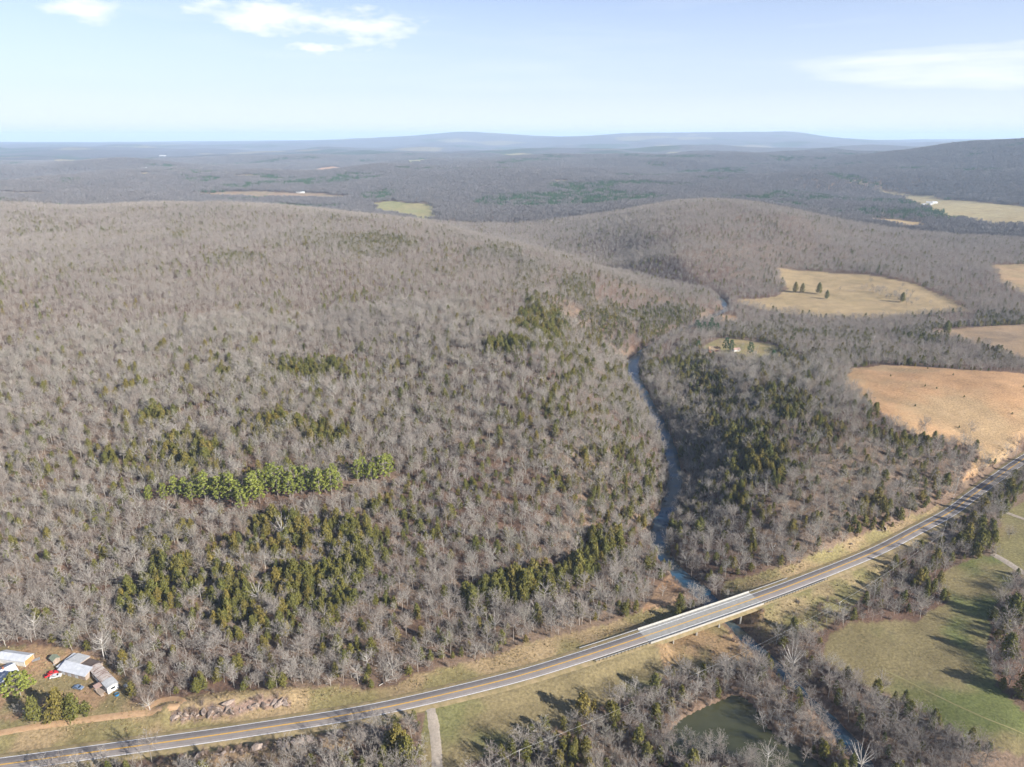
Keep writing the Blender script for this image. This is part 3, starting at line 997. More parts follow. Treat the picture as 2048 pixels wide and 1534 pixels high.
# ------------------------------------------------------------------ box and building helpers
def add_box(bm, x0, x1, y0, y1, z0, z1):
    vs = [bm.verts.new(p) for p in ((x0, y0, z0), (x1, y0, z0), (x1, y1, z0), (x0, y1, z0), (x0, y0, z1), (x1, y0, z1), (x1, y1, z1), (x0, y1, z1))]
    for f in ((0, 3, 2, 1), (4, 5, 6, 7), (0, 1, 5, 4), (1, 2, 6, 5), (2, 3, 7, 6), (3, 0, 4, 7)):
        bm.faces.new([vs[i] for i in f])


def add_prism(bm, prof, y0, y1, axis='y'):
    """profile in (a, z) extruded along an axis"""
    def pt(a, z, e):
        return (a, e, z) if axis == 'y' else (e, a, z)
    A = [bm.verts.new(pt(a, z, y0)) for a, z in prof]
    B = [bm.verts.new(pt(a, z, y1)) for a, z in prof]
    n = len(prof)
    bm.faces.new(A)
    bm.faces.new(B[::-1])
    for i in range(n):
        bm.faces.new((A[i], B[i], B[(i + 1) % n], A[(i + 1) % n]))


def fin(bm, name, mat, parent=None, bevel=0.0, smooth_=False):
    if bevel:
        bmesh.ops.bevel(bm, geom=bm.edges[:], offset=bevel, segments=1, affect='EDGES')
    bmesh.ops.recalc_face_normals(bm, faces=bm.faces[:])
    me = bpy.data.meshes.new(name)
    bm.to_mesh(me)
    bm.free()
    if smooth_:
        me.polygons.foreach_set('use_smooth', np.ones(len(me.polygons), bool))
    return link(name, me, mat, parent)


def box(name, dims, mat, parent=None, bevel=0.0):
    bm = bmesh.new()
    add_box(bm, *dims)
    return fin(bm, name, mat, parent, bevel)


def cyl(bm, p0, p1, r0, r1, n=8, caps=True):
    p0, p1 = Vector(p0), Vector(p1)
    d = (p1 - p0).normalized()
    a = d.orthogonal().normalized()
    c = d.cross(a)
    A = [bm.verts.new(p0 + (a * math.cos(2 * math.pi * i / n) + c * math.sin(2 * math.pi * i / n)) * r0) for i in range(n)]
    B = [bm.verts.new(p1 + (a * math.cos(2 * math.pi * i / n) + c * math.sin(2 * math.pi * i / n)) * r1) for i in range(n)]
    for i in range(n):
        bm.faces.new((A[i], A[(i + 1) % n], B[(i + 1) % n], B[i]))
    if caps:
        bm.faces.new(A[::-1])
        bm.faces.new(B)


def gable_house(name, loc, rz, L, W, H, RH, wall, roof, label, cat, door=True, wins=2, over=.35, chimney=False, group=None):
    """long side along local x"""
    root = empty(name, loc, rz)
    bm = bmesh.new()
    add_prism(bm, [(-W / 2, -.6), (W / 2, -.6), (W / 2, H), (0, H + RH), (-W / 2, H)], -L / 2, L / 2, 'x')
    fin(bm, 'wall', wall, root)
    bm = bmesh.new()
    th = .14
    for s in (-1, 1):
        e = W / 2 + over
        ze = H - RH * over / (W / 2)
        add_prism(bm, [(0, H + RH + .02), (s * e, ze + .02), (s * e, ze + .02 + th), (0, H + RH + .02 + th)], -L / 2 - over, L / 2 + over, 'x')
    rf = fin(bm, 'roof', roof, root)
    if chimney:
        box('chimney', (L * .2, L * .2 + .8, -.4, .4, H, H + RH + 1.0), M['brick'], rf)
    if door:
        d = box('door', (-.5, .5, -W / 2 - .05, -W / 2 + .05, 0, 2.05), M['wood_wall'], root)
        box('handle', (.32, .40, -W / 2 - .1, -W / 2 - .05, .95, 1.05), M['steel'], d)
    for i in range(wins):
        x = -L / 2 + L * (i + .7) / (wins + .4)
        if door and abs(x) < 1.2:
            x += 1.8
        wnd = box('window', (x - .6, x + .6, -W / 2 - .04, -W / 2 + .05, 1.0, 2.0), M['glass'], root)
        box('sill', (x - .7, x + .7, -W / 2 - .12, -W / 2 - .04, .88, 1.0), M['white_wall'], wnd)
    return tag(root, label, cat, group)


def gnd(px, py):
    p = G(px, py)
    return (p[0], p[1], p[2])


# ------------------------------------------------------------------ bridge
def road_at(par):
    p = along(ROAD, par, par + 1e-4, 1)[0]
    n2 = normals2d(ROAD)
    i = min(int(par), len(ROAD) - 2)
    f = par - i
    n = n2[i] * (1 - f) + n2[i + 1] * f
    return p, n / np.linalg.norm(n)


nx0, nx1 = BR0 - 1.2, BR1 + 1.2
span = along(ROAD, nx0, nx1, 6)
pm, nm_ = road_at((nx0 + nx1) / 2)
bridge = empty('bridge', (pm[0], pm[1], pm[2]))
BINV = np.array([pm[0], pm[1], pm[2]])


def sweep(name, line, prof, mat, parent, origin):
    """closed profile (lateral, height) swept along a plan line"""
    n2 = normals2d(line)
    k = len(prof)
    rows = []
    for o, z in prof:
        rows.append(np.column_stack([line[:, :2] + n2 * o, line[:, 2] + z]))
    v = np.stack(rows, 1).reshape(-1, 3) - np.asarray(origin)
    f = []
    for i in range(len(line) - 1):
        for j in range(k):
            a, b_ = i * k + j, i * k + (j + 1) % k
            f.append((a, b_, b_ + k, a + k))
    f.append(tuple(range(k - 1, -1, -1)))
    f.append(tuple((len(line) - 1) * k + j for j in range(k)))
    me = bpy.data.meshes.new(name)
    me.from_pydata(v.tolist(), [], f)
    me.update()
    bm = bmesh.new()
    bm.from_mesh(me)
    bmesh.ops.recalc_face_normals(bm, faces=bm.faces[:])
    bm.to_mesh(me)
    bm.free()
    return link(name, me, mat, parent)


HW = 5.6
deck_top = .085
sweep('deck', span, [(HW, -.35), (HW, deck_top - .02), (4.05, deck_top), (0, deck_top), (-4.05, deck_top), (-HW, deck_top - .02), (-HW, -.35)], M['concrete'], bridge, BINV)
for s in (1, -1):
    prof = [(s * 5.62, -.75), (s * 5.62, .86), (s * 5.38, .86), (s * 5.2, .35), (s * 5.05, .09), (s * 5.3, -.75)]
    sweep('barrier', span, prof, M['concrete_light'], bridge, BINV)
for o in (-4.3, -1.5, 1.5, 4.3):
    sweep('girder', span[::1], [(o + .3, -1.35), (o + .3, -.36), (o - .3, -.36), (o - .3, -1.35)], M['concrete'], bridge, BINV)
for o, wd, mt in ((3.45, .11, 'white_line'), (-3.45, .11, 'white_line'), (.16, .1, 'yellow_line'), (-.16, .1, 'yellow_line')):
    sweep('painted_line', span, [(o + wd, deck_top + .002), (o + wd, deck_top + .016), (o - wd, deck_top + .016), (o - wd, deck_top + .002)], M[mt], bridge, BINV)
for fr in (.2, .4, .6, .8):
    p, n = road_at(nx0 + (nx1 - nx0) * fr)
    ang = math.atan2(n[1], n[0])
    pr = box('pier_cap', (-5.9, 5.9, -.55, .55, -2.1, -1.36), M['concrete_light'], bridge)
    pr.location = (p[0] - BINV[0], p[1] - BINV[1], p[2] - BINV[2])
    pr.rotation_euler = (0, 0, ang)
    for o in (-4.6, 0, 4.6):
        q = p[:2] + n * o
        zb = float(ground(q[0], q[1])) - 1.0
        bm = bmesh.new()
        cyl(bm, (0, 0, zb - p[2]), (0, 0, -2.05), .5, .5, 10)
        c = fin(bm, 'pier_column', M['concrete_light'], bridge)
        c.location = (q[0] - BINV[0], q[1] - BINV[1], p[2] - BINV[2])
for par, sg in ((nx0, -1), (nx1, 1)):
    p, n = road_at(par)
    ab = box('abutment', (-5.7, 5.7, -.7, .7, -4.5, -.4), M['concrete'], bridge)
    ab.location = (p[0] - BINV[0], p[1] - BINV[1], p[2] - BINV[2])
    ab.rotation_euler = (0, 0, math.atan2(n[1], n[0]))
tag(bridge, 'pale concrete highway bridge over the creek', 'bridge')


def guardrail(par0, par1, side, label):
    """w-beam on timber posts"""
    line = along(ROAD, par0, par1, 3)
    n2 = normals2d(line)
    l3 = line.copy()
    l3[:, :2] += n2 * (side * 5.3)
    mid = l3[len(l3) // 2]
    root = empty('guardrail', tuple(mid))
    s = side
    sweep('rail', l3, [(-.10 * s, .42), (-.02 * s, .50), (-.10 * s, .58), (-.02 * s, .66), (-.10 * s, .74), (.02 * s, .74), (.06 * s, .58), (.02 * s, .42)], M['steel'], root, mid)
    pts = resample(l3, 1.95)
    pn = normals2d(pts)
    pme = None
    for p, n in zip(pts, pn):
        g = float(ground(p[0], p[1]))
        if pme is None:
            o = box('post', (.08, .26, -.1, .1, -.6, .72), M['post_wood'], root)
            pme = o.data
        else:
            o = link('post', pme, None, root)
        o.location = (p[0] - mid[0], p[1] - mid[1], p[2] - mid[2])
        o.rotation_euler = (0, 0, math.atan2(n[1] * s, n[0] * s))
    p = l3[0] if side * 1 else l3[0]
    return tag(root, label, 'guardrail', 'guardrails at the ends of the bridge')


def par_of(px, py, z=1.5):
    q = P(px, py, z)
    return poly_dist(np.array([q[0]]), np.array([q[1]]), ROAD)[1][0]


guardrail(par_of(1170, 1311), nx0 - .1, 1, 'steel guardrail on the wooded side of the road west of the bridge')
guardrail(par_of(1180, 1308), nx0 - .1, -1, 'steel guardrail on the meadow side of the road west of the bridge')
guardrail(nx1 + .1, par_of(1588, 1168), 1, 'steel guardrail on the wooded side of the road east of the bridge')
guardrail(nx1 + .1, par_of(1636, 1150), -1, 'steel guardrail on the pasture side of the road east of the bridge')

# ------------------------------------------------------------------ homestead


def dir_of(pa, pb):
    a, b_ = G(*pa), G(*pb)
    return a, b_, math.atan2(b_[1] - a[1], b_[0] - a[0]), math.hypot(*(b_ - a)[:2])


# trailer home
a, b_, ang, L = dir_of((190, 1341), (228, 1383))
c = (a + b_) / 2
tl = empty('mobile_home', (c[0], c[1], float(ground(c[0], c[1]))), ang)
TL, TW, TH = 19.0, 4.6, 2.9
bm = bmesh.new()
add_prism(bm, [(-TW / 2, .35), (TW / 2, .35), (TW / 2, TH), (-TW / 2, TH)], -TL / 2, TL / 2, 'x')
fin(bm, 'wall', M['white_wall'], tl)
box('skirting', (-TL / 2 + .05, TL / 2 - .05, -TW / 2 + .05, TW / 2 - .05, -.6, .345), M['grey_metal'], tl)


def roof_arc(x0, x1, w, z, rise, th=.1, n=8):
    pr = []
    for i in range(n + 1):
        t_ = -1 + 2 * i / n
        pr.append((t_ * w / 2, z + rise * (1 - t_ * t_)))
    lo = [(a_, z_ - th) for a_, z_ in pr[::-1]]
    bm = bmesh.new()
    add_prism(bm, pr + lo, x0, x1, 'x')
    return bm


rf = fin(roof_arc(-TL / 2 - .1, TL * .22, TW + .3, TH + .12, .55), 'roof', M['rust_metal'], tl)
fin(roof_arc(TL * .22 + .01, TL / 2 + .1, TW + .3, TH + .16, .55), 'roof_patch', M['grey_metal'], tl)
for i in range(11):
    x = -TL / 2 + .8 + i * 1.25
    fin(roof_arc(x, x + .12, TW + .34, TH + .17, .55, .05), 'roof_seam', M['grey_metal'], tl)
for i, x in enumerate((-7, -3.5, 1.2, 6.2)):
    wd = box('window', (x - .7, x + .7, -TW / 2 - .04, -TW / 2 + .03, 1.3, 2.3), M['glass'], tl)
    box('frame', (x - .8, x + .8, -TW / 2 - .03, -TW / 2 + .02, 1.2, 2.4), M['white_metal'], wd)
box('window', (TL / 2 - .03, TL / 2 + .04, -.9, .9, 1.3, 2.2), M['glass'], tl)
box('door', (3.2, 4.1, -TW / 2 - .05, -TW / 2 + .04, .4, 2.4), M['wood_wall'], tl)
pr = box('porch_roof', (2.2, 5.4, -TW / 2 - 3.0, -TW / 2 - .3, 2.35, 2.47), M['pink_roof'], tl)
for px_ in (2.3, 5.2):
    box('post', (px_, px_ + .12, -TW / 2 - 2.9, -TW / 2 - 2.78, -.3, 2.35), M['wood_wall'], pr)
dk = box('porch_deck', (2.3, 7.6, -TW / 2 - 2.8, -TW / 2 - .06, .2, .4), M['wood_wall'], tl)
for i in range(3):
    box('step', (7.62 + i * .3, 7.9 + i * .3, -TW / 2 - 2.6, -TW / 2 - 1.2, -.3, .3 - i * .1), M['wood_wall'], tl)
tag(tl, 'long mobile home with a rusty patched metal roof', 'mobile home')

# barn with several metal roofs
a, b_, ang, L = dir_of((120, 1347), (171, 1361))
c = (a + b_) / 2
BQ = .82
bn = empty('barn', (c[0], c[1], float(ground(c[0], c[1]))), ang)
BL = 15.0
bn.scale = (.98, .74, .9)
bm = bmesh.new()
add_prism(bm, [(0, -.6), (5.6, -.6), (5.6, 4.1), (0, 2.7)], -BL / 2, BL / 2, 'x')
fin(bm, 'wall', M['wood_wall'], bn)
bm = bmesh.new()
add_prism(bm, [(-.6, 2.58), (5.8, 4.20), (5.8, 4.32), (-.6, 2.70)], -BL / 2 - .4, BL / 2 + .4, 'x')
fin(bm, 'front_roof', M['white_metal'], bn)
bm = bmesh.new()
add_prism(bm, [(5.82, -.6), (14.0, -.6), (14.0, 2.9), (5.82, 3.6)], -BL / 2, -.4, 'x')
fin(bm, 'rear_wall', M['wood_wall'], bn)
bm = bmesh.new()
add_prism(bm, [(5.85, 3.78), (14.4, 3.0), (14.4, 3.12), (5.85, 3.9)], -BL / 2 - .3, -.3, 'x')
fin(bm, 'rear_roof', M['grey_metal'], bn)
bm = bmesh.new()
add_prism(bm, [(5.85, -.6), (13, -.6), (13, 2.3), (5.85, 3.0)], -.28, BL / 2, 'x')
fin(bm, 'side_wall', M['wood_wall'], bn)
bm = bmesh.new()
add_prism(bm, [(5.85, 3.18), (13.3, 2.42), (13.3, 2.54), (5.85, 3.3)], -.28, BL / 2 + .3, 'x')
fin(bm, 'side_roof', M['dark_roof'], bn)
bm = bmesh.new()
add_prism(bm, [(1.5, 2.3), (14.6, 2.3), (14.6, 2.4), (1.5, 2.4)], -BL / 2 - 3.0, -BL / 2 - .42, 'x')
fin(bm, 'lean_to_roof', M['white_metal'], bn)
for y in (1.7, 8, 14.3):
    box('post', (-BL / 2 - 2.9, -BL / 2 - 2.75, y, y + .15, -.5, 2.3), M['wood_wall'], bn)
for x in (-5.2, -1.6, 2.4):
    d = box('door', (x - .9, x + .9, -.06, .04, -.05, 2.1), M['grey_metal'], bn)
    box('handle', (x + .6, x + .75, -.12, -.06, 1.0, 1.1), M['steel'], d)
tag(bn, 'plank barn with a bright white front roof beside the mobile home', 'barn')

gable_house('outbuilding', gnd(33, 1321), R(-10), 14, 5.2, 2.6, 1.3, M['white_wall'], M['white_metal'], 'long low white-roofed outbuilding with an orange end wall', 'outbuilding', door=False, wins=0)
ob = bpy.data.objects['outbuilding']
box('end_wall', (7.02, 7.1, -2.4, 2.4, 0, 2.5), M['orange_wall'], ob)
gable_house('farmhouse', gnd(-6, 1366), R(52), 15, 10.5, 3.0, 2.4, M['white_wall'], M['white_metal'], 'white-roofed farmhouse partly hidden by the bright pine', 'house', chimney=True, wins=4)
gable_house('garden_shed', gnd(111, 1323), R(-35), 3.2, 2.8, 2.1, .8, M['wood_wall'], M['green_roof'], 'small shed with a faded green roof behind the barn', 'shed', wins=0)


def car(name, loc, rz, paint, label, pickup=False):
    root = empty(name, loc, rz)
    if pickup:
        prof = [(-2.6, .35), (2.6, .35), (2.65, .75), (2.5, .98), (1.35, 1.08), (.75, 1.72), (-.55, 1.74), (-.75, 1.06), (-2.6, 1.02)]
    else:
        prof = [(-2.25, .35), (2.25, .35), (2.3, .65), (2.1, .82), (1.15, .95), (.45, 1.40), (-1.0, 1.42), (-1.75, .98), (-2.25, .92)]
    bm = bmesh.new()
    A_ = [(x, z) for x, z in prof]
    add_prism(bm, A_, -.9, .9, 'y')
    bmesh.ops.bevel(bm, geom=bm.edges[:], offset=.05, segments=2, affect='EDGES')
    fin(bm, 'body', paint, root)
    zr = 1.0 if not pickup else 1.14
    xs = (.95, .42, -.95, -1.45) if not pickup else (1.15, .72, -.5, -.58)
    zt = 1.34 if not pickup else 1.64
    for s in (-1, 1):
        bm = bmesh.new()
        add_prism(bm, [(xs[0], zr), (xs[1], zt), (xs[2], zt), (xs[3], zr)], s * .9, s * .915, 'y')
        fin(bm, 'side_window', M['glass'], root)
    bm = bmesh.new()
    x0, z0, x1, z1 = (1.12, .985, .5, 1.39) if not pickup else (1.31, 1.14, .8, 1.69)
    v = [bm.verts.new(p) for p in ((x0, -.75, z0 + .02), (x0, .75, z0 + .02), (x1, .68, z1 + .02), (x1, -.68, z1 + .02))]
    bm.faces.new(v)
    fin(bm, 'windscreen', M['glass'], root)
    if pickup:
        box('load_bed', (-2.5, -.85, -.75, .75, 1.03, 1.05), M['tyre'], root)
    for x in ((1.45, -1.4) if not pickup else (1.7, -1.6)):
        for s in (-1, 1):
            bm = bmesh.new()
            cyl(bm, (x, s * .72, .34), (x, s * .93, .34), .34, .34, 14)
            wl_ = fin(bm, 'wheel', M['tyre'], root)
            bm = bmesh.new()
            cyl(bm, (x, s * .925, .34), (x, s * .945, .34), .2, .2, 10)
            fin(bm, 'rim', M['steel'], wl_)
    xf = 2.28 if not pickup else 2.62
    for s in (-.62, .62):
        box('headlight', (xf - .05, xf + .03, s - .16, s + .16, .62, .76), M['lamp'], root)
    return tag(root, label, 'pickup' if pickup else 'car')


car('pickup_truck', gnd(103, 1350), R(42), M['red_paint'], 'bright red pickup parked by the barn', True)
car('parked_car', gnd(157, 1377), R(-12), M['blue_paint'], 'blue-grey car parked behind the olive cedars')
car('parked_car', gnd(112, 1354), R(20), M['silver_paint'], 'silver and black car beside the red pickup')
x, y, z = gnd(234, 1390)
bt = empty('water_tub', (x, y, z))
bm = bmesh.new()
cyl(bm, (0, 0, -.2), (0, 0, .75), .85, .95, 20, False)
cyl(bm, (0, 0, -.2), (0, 0, .75), .80, .88, 20, False)
fin(bm, 'tub', M['blue_plastic'], bt)
bm = bmesh.new()
cyl(bm, (0, 0, .4), (0, 0, .58), .86, .86, 20)
fin(bm, 'water', M['pond'], bt)
tag(bt, 'blue plastic tub at the end of the mobile home', 'tub')
for i, (px_, py_, s_, mt, lb) in enumerate([(72, 1320, 3.2, 'white_metal', 'white metal sheet lying beside the orange-ended outbuilding'), (109, 1329, 1.6, 'white_metal', 'small white sheet lying by the green-roofed shed'),
                                           (252, 1372, 2.2, 'grey_metal', 'grey scrap sheet in the brush beyond the mobile home')]):
    x, y, z = gnd(px_, py_)
    bm = bmesh.new()
    nn_ = 9
    rows = []
    for k in range(nn_):
        rows.append((bm.verts.new((-s_ / 2, -s_ * .3 + s_ * .6 * k / (nn_ - 1), .15 + .06 * (k % 2))), bm.verts.new((s_ / 2, -s_ * .3 + s_ * .6 * k / (nn_ - 1), .35 + .06 * (k % 2)))))
    for k in range(nn_ - 1):
        bm.faces.new((rows[k][0], rows[k][1], rows[k + 1][1], rows[k + 1][0]))
    bmesh.ops.solidify(bm, geom=bm.faces[:], thickness=.04)
    o = fin(bm, 'metal_sheet', M[mt])
    o.location = (x, y, z)
    o.rotation_euler = (0, 0, .5 + i)
    tag(o, lb, 'metal sheet')

# house in the clearing and far farms
gable_house('house', gnd(1428, 702), R(-6), 12, 8, 2.8, 2.2, M['brick'], M['tan_roof'], 'brown brick house in the clearing above the creek', 'house', chimney=True, wins=3)
gable_house('garage', gnd(1472, 702), R(12), 7, 5, 2.4, 1.2, M['white_wall'], M['pink_roof'], 'small white garage in the clearing beside the brick house', 'garage', wins=1)
far_b = [(554, 378.5, 16, 9, 'white barn at the edge of the far western valley field', 20), (573, 377.5, 24, 12, 'largest white barn in the far western valley', -10), (611, 381, 26, 10, 'long white shed nearest the yellow fields in the far west', 0), (597, 386, 18, 9, 'low white farm shed in front of the far barns', 0), (605, 386, 16, 9, 'second low white farm shed in front of the far barns', 5),
         (1847, 411, 12, 8, 'small white house at the wood edge in the right valley', 10), (1857, 407, 16, 9, 'white-walled farmhouse among trees in the right valley', -20), (1868, 407, 20, 10, 'white barn beside the tan field in the right valley', 10), (1862, 410, 10, 7, 'little white shed between the right valley buildings', 0),
         (285, 337.5, 50, 16, 'long pale shed far off in the western woods', 5), (325, 312, 60, 18, 'pale farm shed on the distant western plain', 0), (293, 337.2, 40, 14, 'shorter pale shed beside the long far-off shed', 0)]
for i, (px_, py_, L, W, lb, ag) in enumerate(far_b):
    x, y, z = gnd(px_, py_)
    gable_house('farm_building', (x, y, z), R(ag), L, W, 4.0 + W * .08, W * .2, M['white_wall'], M['white_metal'], lb, 'farm building', wins=3 if L < 30 else 5)

# ------------------------------------------------------------------ utility line
poles = []


def utility_pole(pxt, pyt, h, ang, label):
    z = 0.0
    for _ in range(8):
        q = P(pxt, pyt, z + h)
        z = float(ground(q[0], q[1]))
    root = empty('utility_pole', (q[0], q[1], z), ang)
    bm = bmesh.new()
    cyl(bm, (0, 0, -1), (0, 0, h), .17, .12, 10)
    fin(bm, 'pole', M['pole_wood'], root)
    ca_ = box('crossarm', (-.06, .06, -1.2, 1.2, h - .55, h - .42), M['pole_wood'], root)
    for y in (-1.1, -.45, 1.1):
        bm = bmesh.new()
        cyl(bm, (0, y, h - .42), (0, y, h - .2), .06, .04, 8)
        fin(bm, 'insulator', M['lamp'], ca_)
    bm = bmesh.new()
    cyl(bm, (.3, 0, h - 2.2), (.3, 0, h - 1.4), .22, .22, 10)
    fin(bm, 'transformer', M['grey_metal'], root)
    tag(root, label, 'utility pole', 'poles of the roadside power line')
    poles.append((np.array([q[0], q[1], z]), h, ang))


utility_pole(1039, 1499, 11, R(118), 'utility pole rising from cedars beside the gravel lane meadow')
utility_pole(1397, 1344, 11, R(120), 'utility pole in the bare thicket north of the pond')
utility_pole(1681, 1203, 11, R(125), 'utility pole at the tip of the green field')
utility_pole(1886, 1066, 12, R(140), 'utility pole beside the dark cedars below the highway')
utility_pole(1919, 953, 12, R(150), 'utility pole across the highway from the dark cedars')
utility_pole(2036, 893, 11, R(150), 'utility pole at the corner of the orange field')
# continues out of view to the west
q = poles[0][0] - (poles[1][0] - poles[0][0]) * .9 + np.array([0, -8, 0])
pole_off = (np.array([q[0], q[1], float(ground(q[0], q[1]))]), 11, R(100))
seq = [pole_off] + poles
for k in range(len(seq) - 1):
    (pa, ha, aa), (pb, hb, ab_) = seq[k], seq[k + 1]
    mid = (pa + pb) / 2
    root = empty('power_line', (mid[0], mid[1], mid[2] + 9))
    for (y, dz) in ((-1.1, -.18), (-.45, -.18), (1.1, -.18), (0, -2.4)):
        A_ = pa + np.array([-math.sin(aa) * y, math.cos(aa) * y, ha + dz])
        B_ = pb + np.array([-math.sin(ab_) * y, math.cos(ab_) * y, hb + dz])
        Ld = np.linalg.norm(B_ - A_)
        bm = bmesh.new()
        prev = None
        for i in range(13):
            t_ = i / 12
            p_ = A_ * (1 - t_) + B_ * t_
            p_[2] -= 4 * t_ * (1 - t_) * Ld * .015
            p_ = p_ - np.array([mid[0], mid[1], mid[2] + 9])
            if prev is not None:
                cyl(bm, prev, p_, .012, .012, 4, False)
            prev = p_
        fin(bm, 'wire', M['wire'], root)
    nm2 = ['leading out of view to the lower left', 'between the pole in the cedars and the pole above the pond', 'crossing the creek to the tip of the green field', 'running up to the dark cedars', 'crossing over the highway', 'along the orange field'][k]
    tag(root, 'sagging power line wires ' + nm2, 'power line', 'wires of the roadside power line')

# ------------------------------------------------------------------ boulders of the road cuts
def boulder_mesh(seed, flat=.7):
    rg = np.random.default_rng(seed)
    bm = bmesh.new()
    pts = rg.normal(size=(13, 3))
    pts /= np.linalg.norm(pts, axis=1)[:, None]
    pts *= rg.uniform(.75, 1.1, (13, 1)) * np.array([1.25, .9, flat])
    vs = [bm.verts.new(p) for p in pts]
    r_ = bmesh.ops.convex_hull(bm, input=vs)
    loose = [v for v in bm.verts if not v.link_faces]
    bmesh.ops.delete(bm, geom=loose, context='VERTS')
    bmesh.ops.bevel(bm, geom=bm.edges[:], offset=.05, segments=1, affect='EDGES')
    me = bpy.data.meshes.new('boulder')
    bm.to_mesh(me)
    bm.free()
    me.materials.append(M['rock'])
    return me


BOULD = [boulder_mesh(s, f) for s, f in ((1, .8), (2, .6), (3, .9), (4, .7), (5, .75))]
rock_px = {'pale pink boulder in the cut bank beside the dirt track loop': [(350, 1436, 1.6), (360, 1428, 1.3), (372, 1431, 1.2), (386, 1426, 1.5), (397, 1430, 1.1), (408, 1424, 1.7), (421, 1428, 1.5), (432, 1421, 1.9), (442, 1426, 1.6), (452, 1419, 1.7), (463, 1424, 1.4)],
           'pinkish boulder at the far end of the north cut bank': [(500, 1416, 1.3), (512, 1412, 1.5), (528, 1409, 1.3), (545, 1407, 1.6), (560, 1404, 1.9), (570, 1408, 1.6), (556, 1411, 1.3)],
           'brown boulder on the ledge below the highway': [(446, 1508, 1.6), (480, 1500, 1.3), (515, 1497, 1.9), (530, 1494, 1.2), (560, 1489, 1.5), (572, 1493, 1.8), (590, 1490, 2.0), (604, 1486, 1.4), (620, 1482, 1.7), (640, 1480, 1.3), (664, 1474, 1.5), (680, 1471, 1.6), (400, 1512, 1.1), (366, 1516, 1.0)],
           'grey stone at the foot of the bank east of the bridge': [(1760, 1062, 1.6), (1770, 1058, 1.2), (1700, 1088, 1.1), (1660, 1104, 1.0)]}
k = 0
for lb, lst in rock_px.items():
    for px_, py_, s_ in lst:
        x, y, z = gnd(px_, py_)
        o = link('boulder', BOULD[k % 5])
        o.location = (x, y, z + .25 * s_)
        s_ *= random.uniform(.85, 1.45)
        o.scale = (s_ * random.uniform(.9, 1.5), s_ * random.uniform(.7, 1.1), s_ * random.uniform(.7, 1.2))
        o.rotation_euler = (random.uniform(-.3, .3), random.uniform(-.3, .3), random.uniform(0, 6.28))
        tag(o, lb, 'boulder', 'boulders ' + ('of the north cut' if 'below' not in lb and 'grey' not in lb else 'of the lower ledge' if 'below' in lb else 'east of the bridge'))
        k += 1
for i in range(70):
    t_ = random.random()
    nb2 = i < 42
    px_, py_ = (345 + 230 * t_, 1437 - 32 * t_ + random.uniform(-7, 6)) if nb2 else (360 + 320 * t_, 1520 - 48 * t_ + random.uniform(-5, 7))
    x, y, z = gnd(px_, py_)
    o = link('rock', BOULD[i % 5])
    s_ = random.uniform(.35, .85)
    o.location = (x, y, z + .15 * s_)
    o.scale = (s_ * 1.3, s_ * random.uniform(.6, 1), s_ * random.uniform(.6, 1.1))
    o.rotation_euler = (random.uniform(-.5, .5), random.uniform(-.5, .5), random.uniform(0, 6.28))
    tag(o, 'small broken rock strewn over the cut bank north of the highway' if nb2 else 'small broken rock strewn along the ledge south of the highway', 'rock', 'small rocks of the north cut' if nb2 else 'small rocks of the south ledge')
x, y, z = gnd(458, 1408)
o = link('rock_slab', BOULD[1])
o.location = (x, y, z + .6)
o.scale = (3.4, 1.4, 2.2)
o.rotation_euler = (.7, .2, .9)
tag(o, 'large pale tilted slab topping the north cut bank', 'rock')


# ------------------------------------------------------------------ trees
class TM:
    """collects tapered limbs and thin twigs"""

    def __init__(s):
        s.v, s.f = [], []

    def limb(s, p0, p1, r0, r1, n=4):
        d = p1 - p0
        L = np.linalg.norm(d)
        d = d / (L + 1e-9)
        a = np.cross(d, [0.3, 0.2, 1.0] if abs(d[2]) < .9 else [1.0, .2, 0])
        a /= np.linalg.norm(a)
        c = np.cross(d, a)
        b0 = len(s.v)
        for r_, p in ((r0, p0), (r1, p1)):
            for i in range(n):
                t_ = 2 * math.pi * i / n
                s.v.append(p + (a * math.cos(t_) + c * math.sin(t_)) * r_)
        for i in range(n):
            j = (i + 1) % n
            s.f.append((b0 + i, b0 + j, b0 + n + j))
            s.f.append((b0 + i, b0 + n + j, b0 + n + i))

    def twig(s, p0, p1, w, rg):
        d = p1 - p0
        a = np.cross(d, rg.normal(size=3))
        a = a / (np.linalg.norm(a) + 1e-9) * w * .5
        b0 = len(s.v)
        s.v += [p0 - a, p0 + a, p1]
        s.f.append((b0, b0 + 1, b0 + 2))

    def leaf(s, c, nrm, size, rg):
        a = np.cross(nrm, rg.normal(size=3))
        a = a / (np.linalg.norm(a) + 1e-9)
        b_ = np.cross(nrm, a)
        b0 = len(s.v)
        for t_ in (0, 2.1, 4.2):
            t_ += rg.uniform(-.4, .4)
            s.v.append(c + (a * math.cos(t_) + b_ * math.sin(t_)) * size * rg.uniform(.7, 1.2))
        s.f.append((b0, b0 + 1, b0 + 2))

    def mesh(s, name, mat):
        me = np_mesh(name, np.array(s.v), np.array(s.f))
        me.materials.append(mat)
        return me


def unit(v):
    return v / (np.linalg.norm(v) + 1e-9)


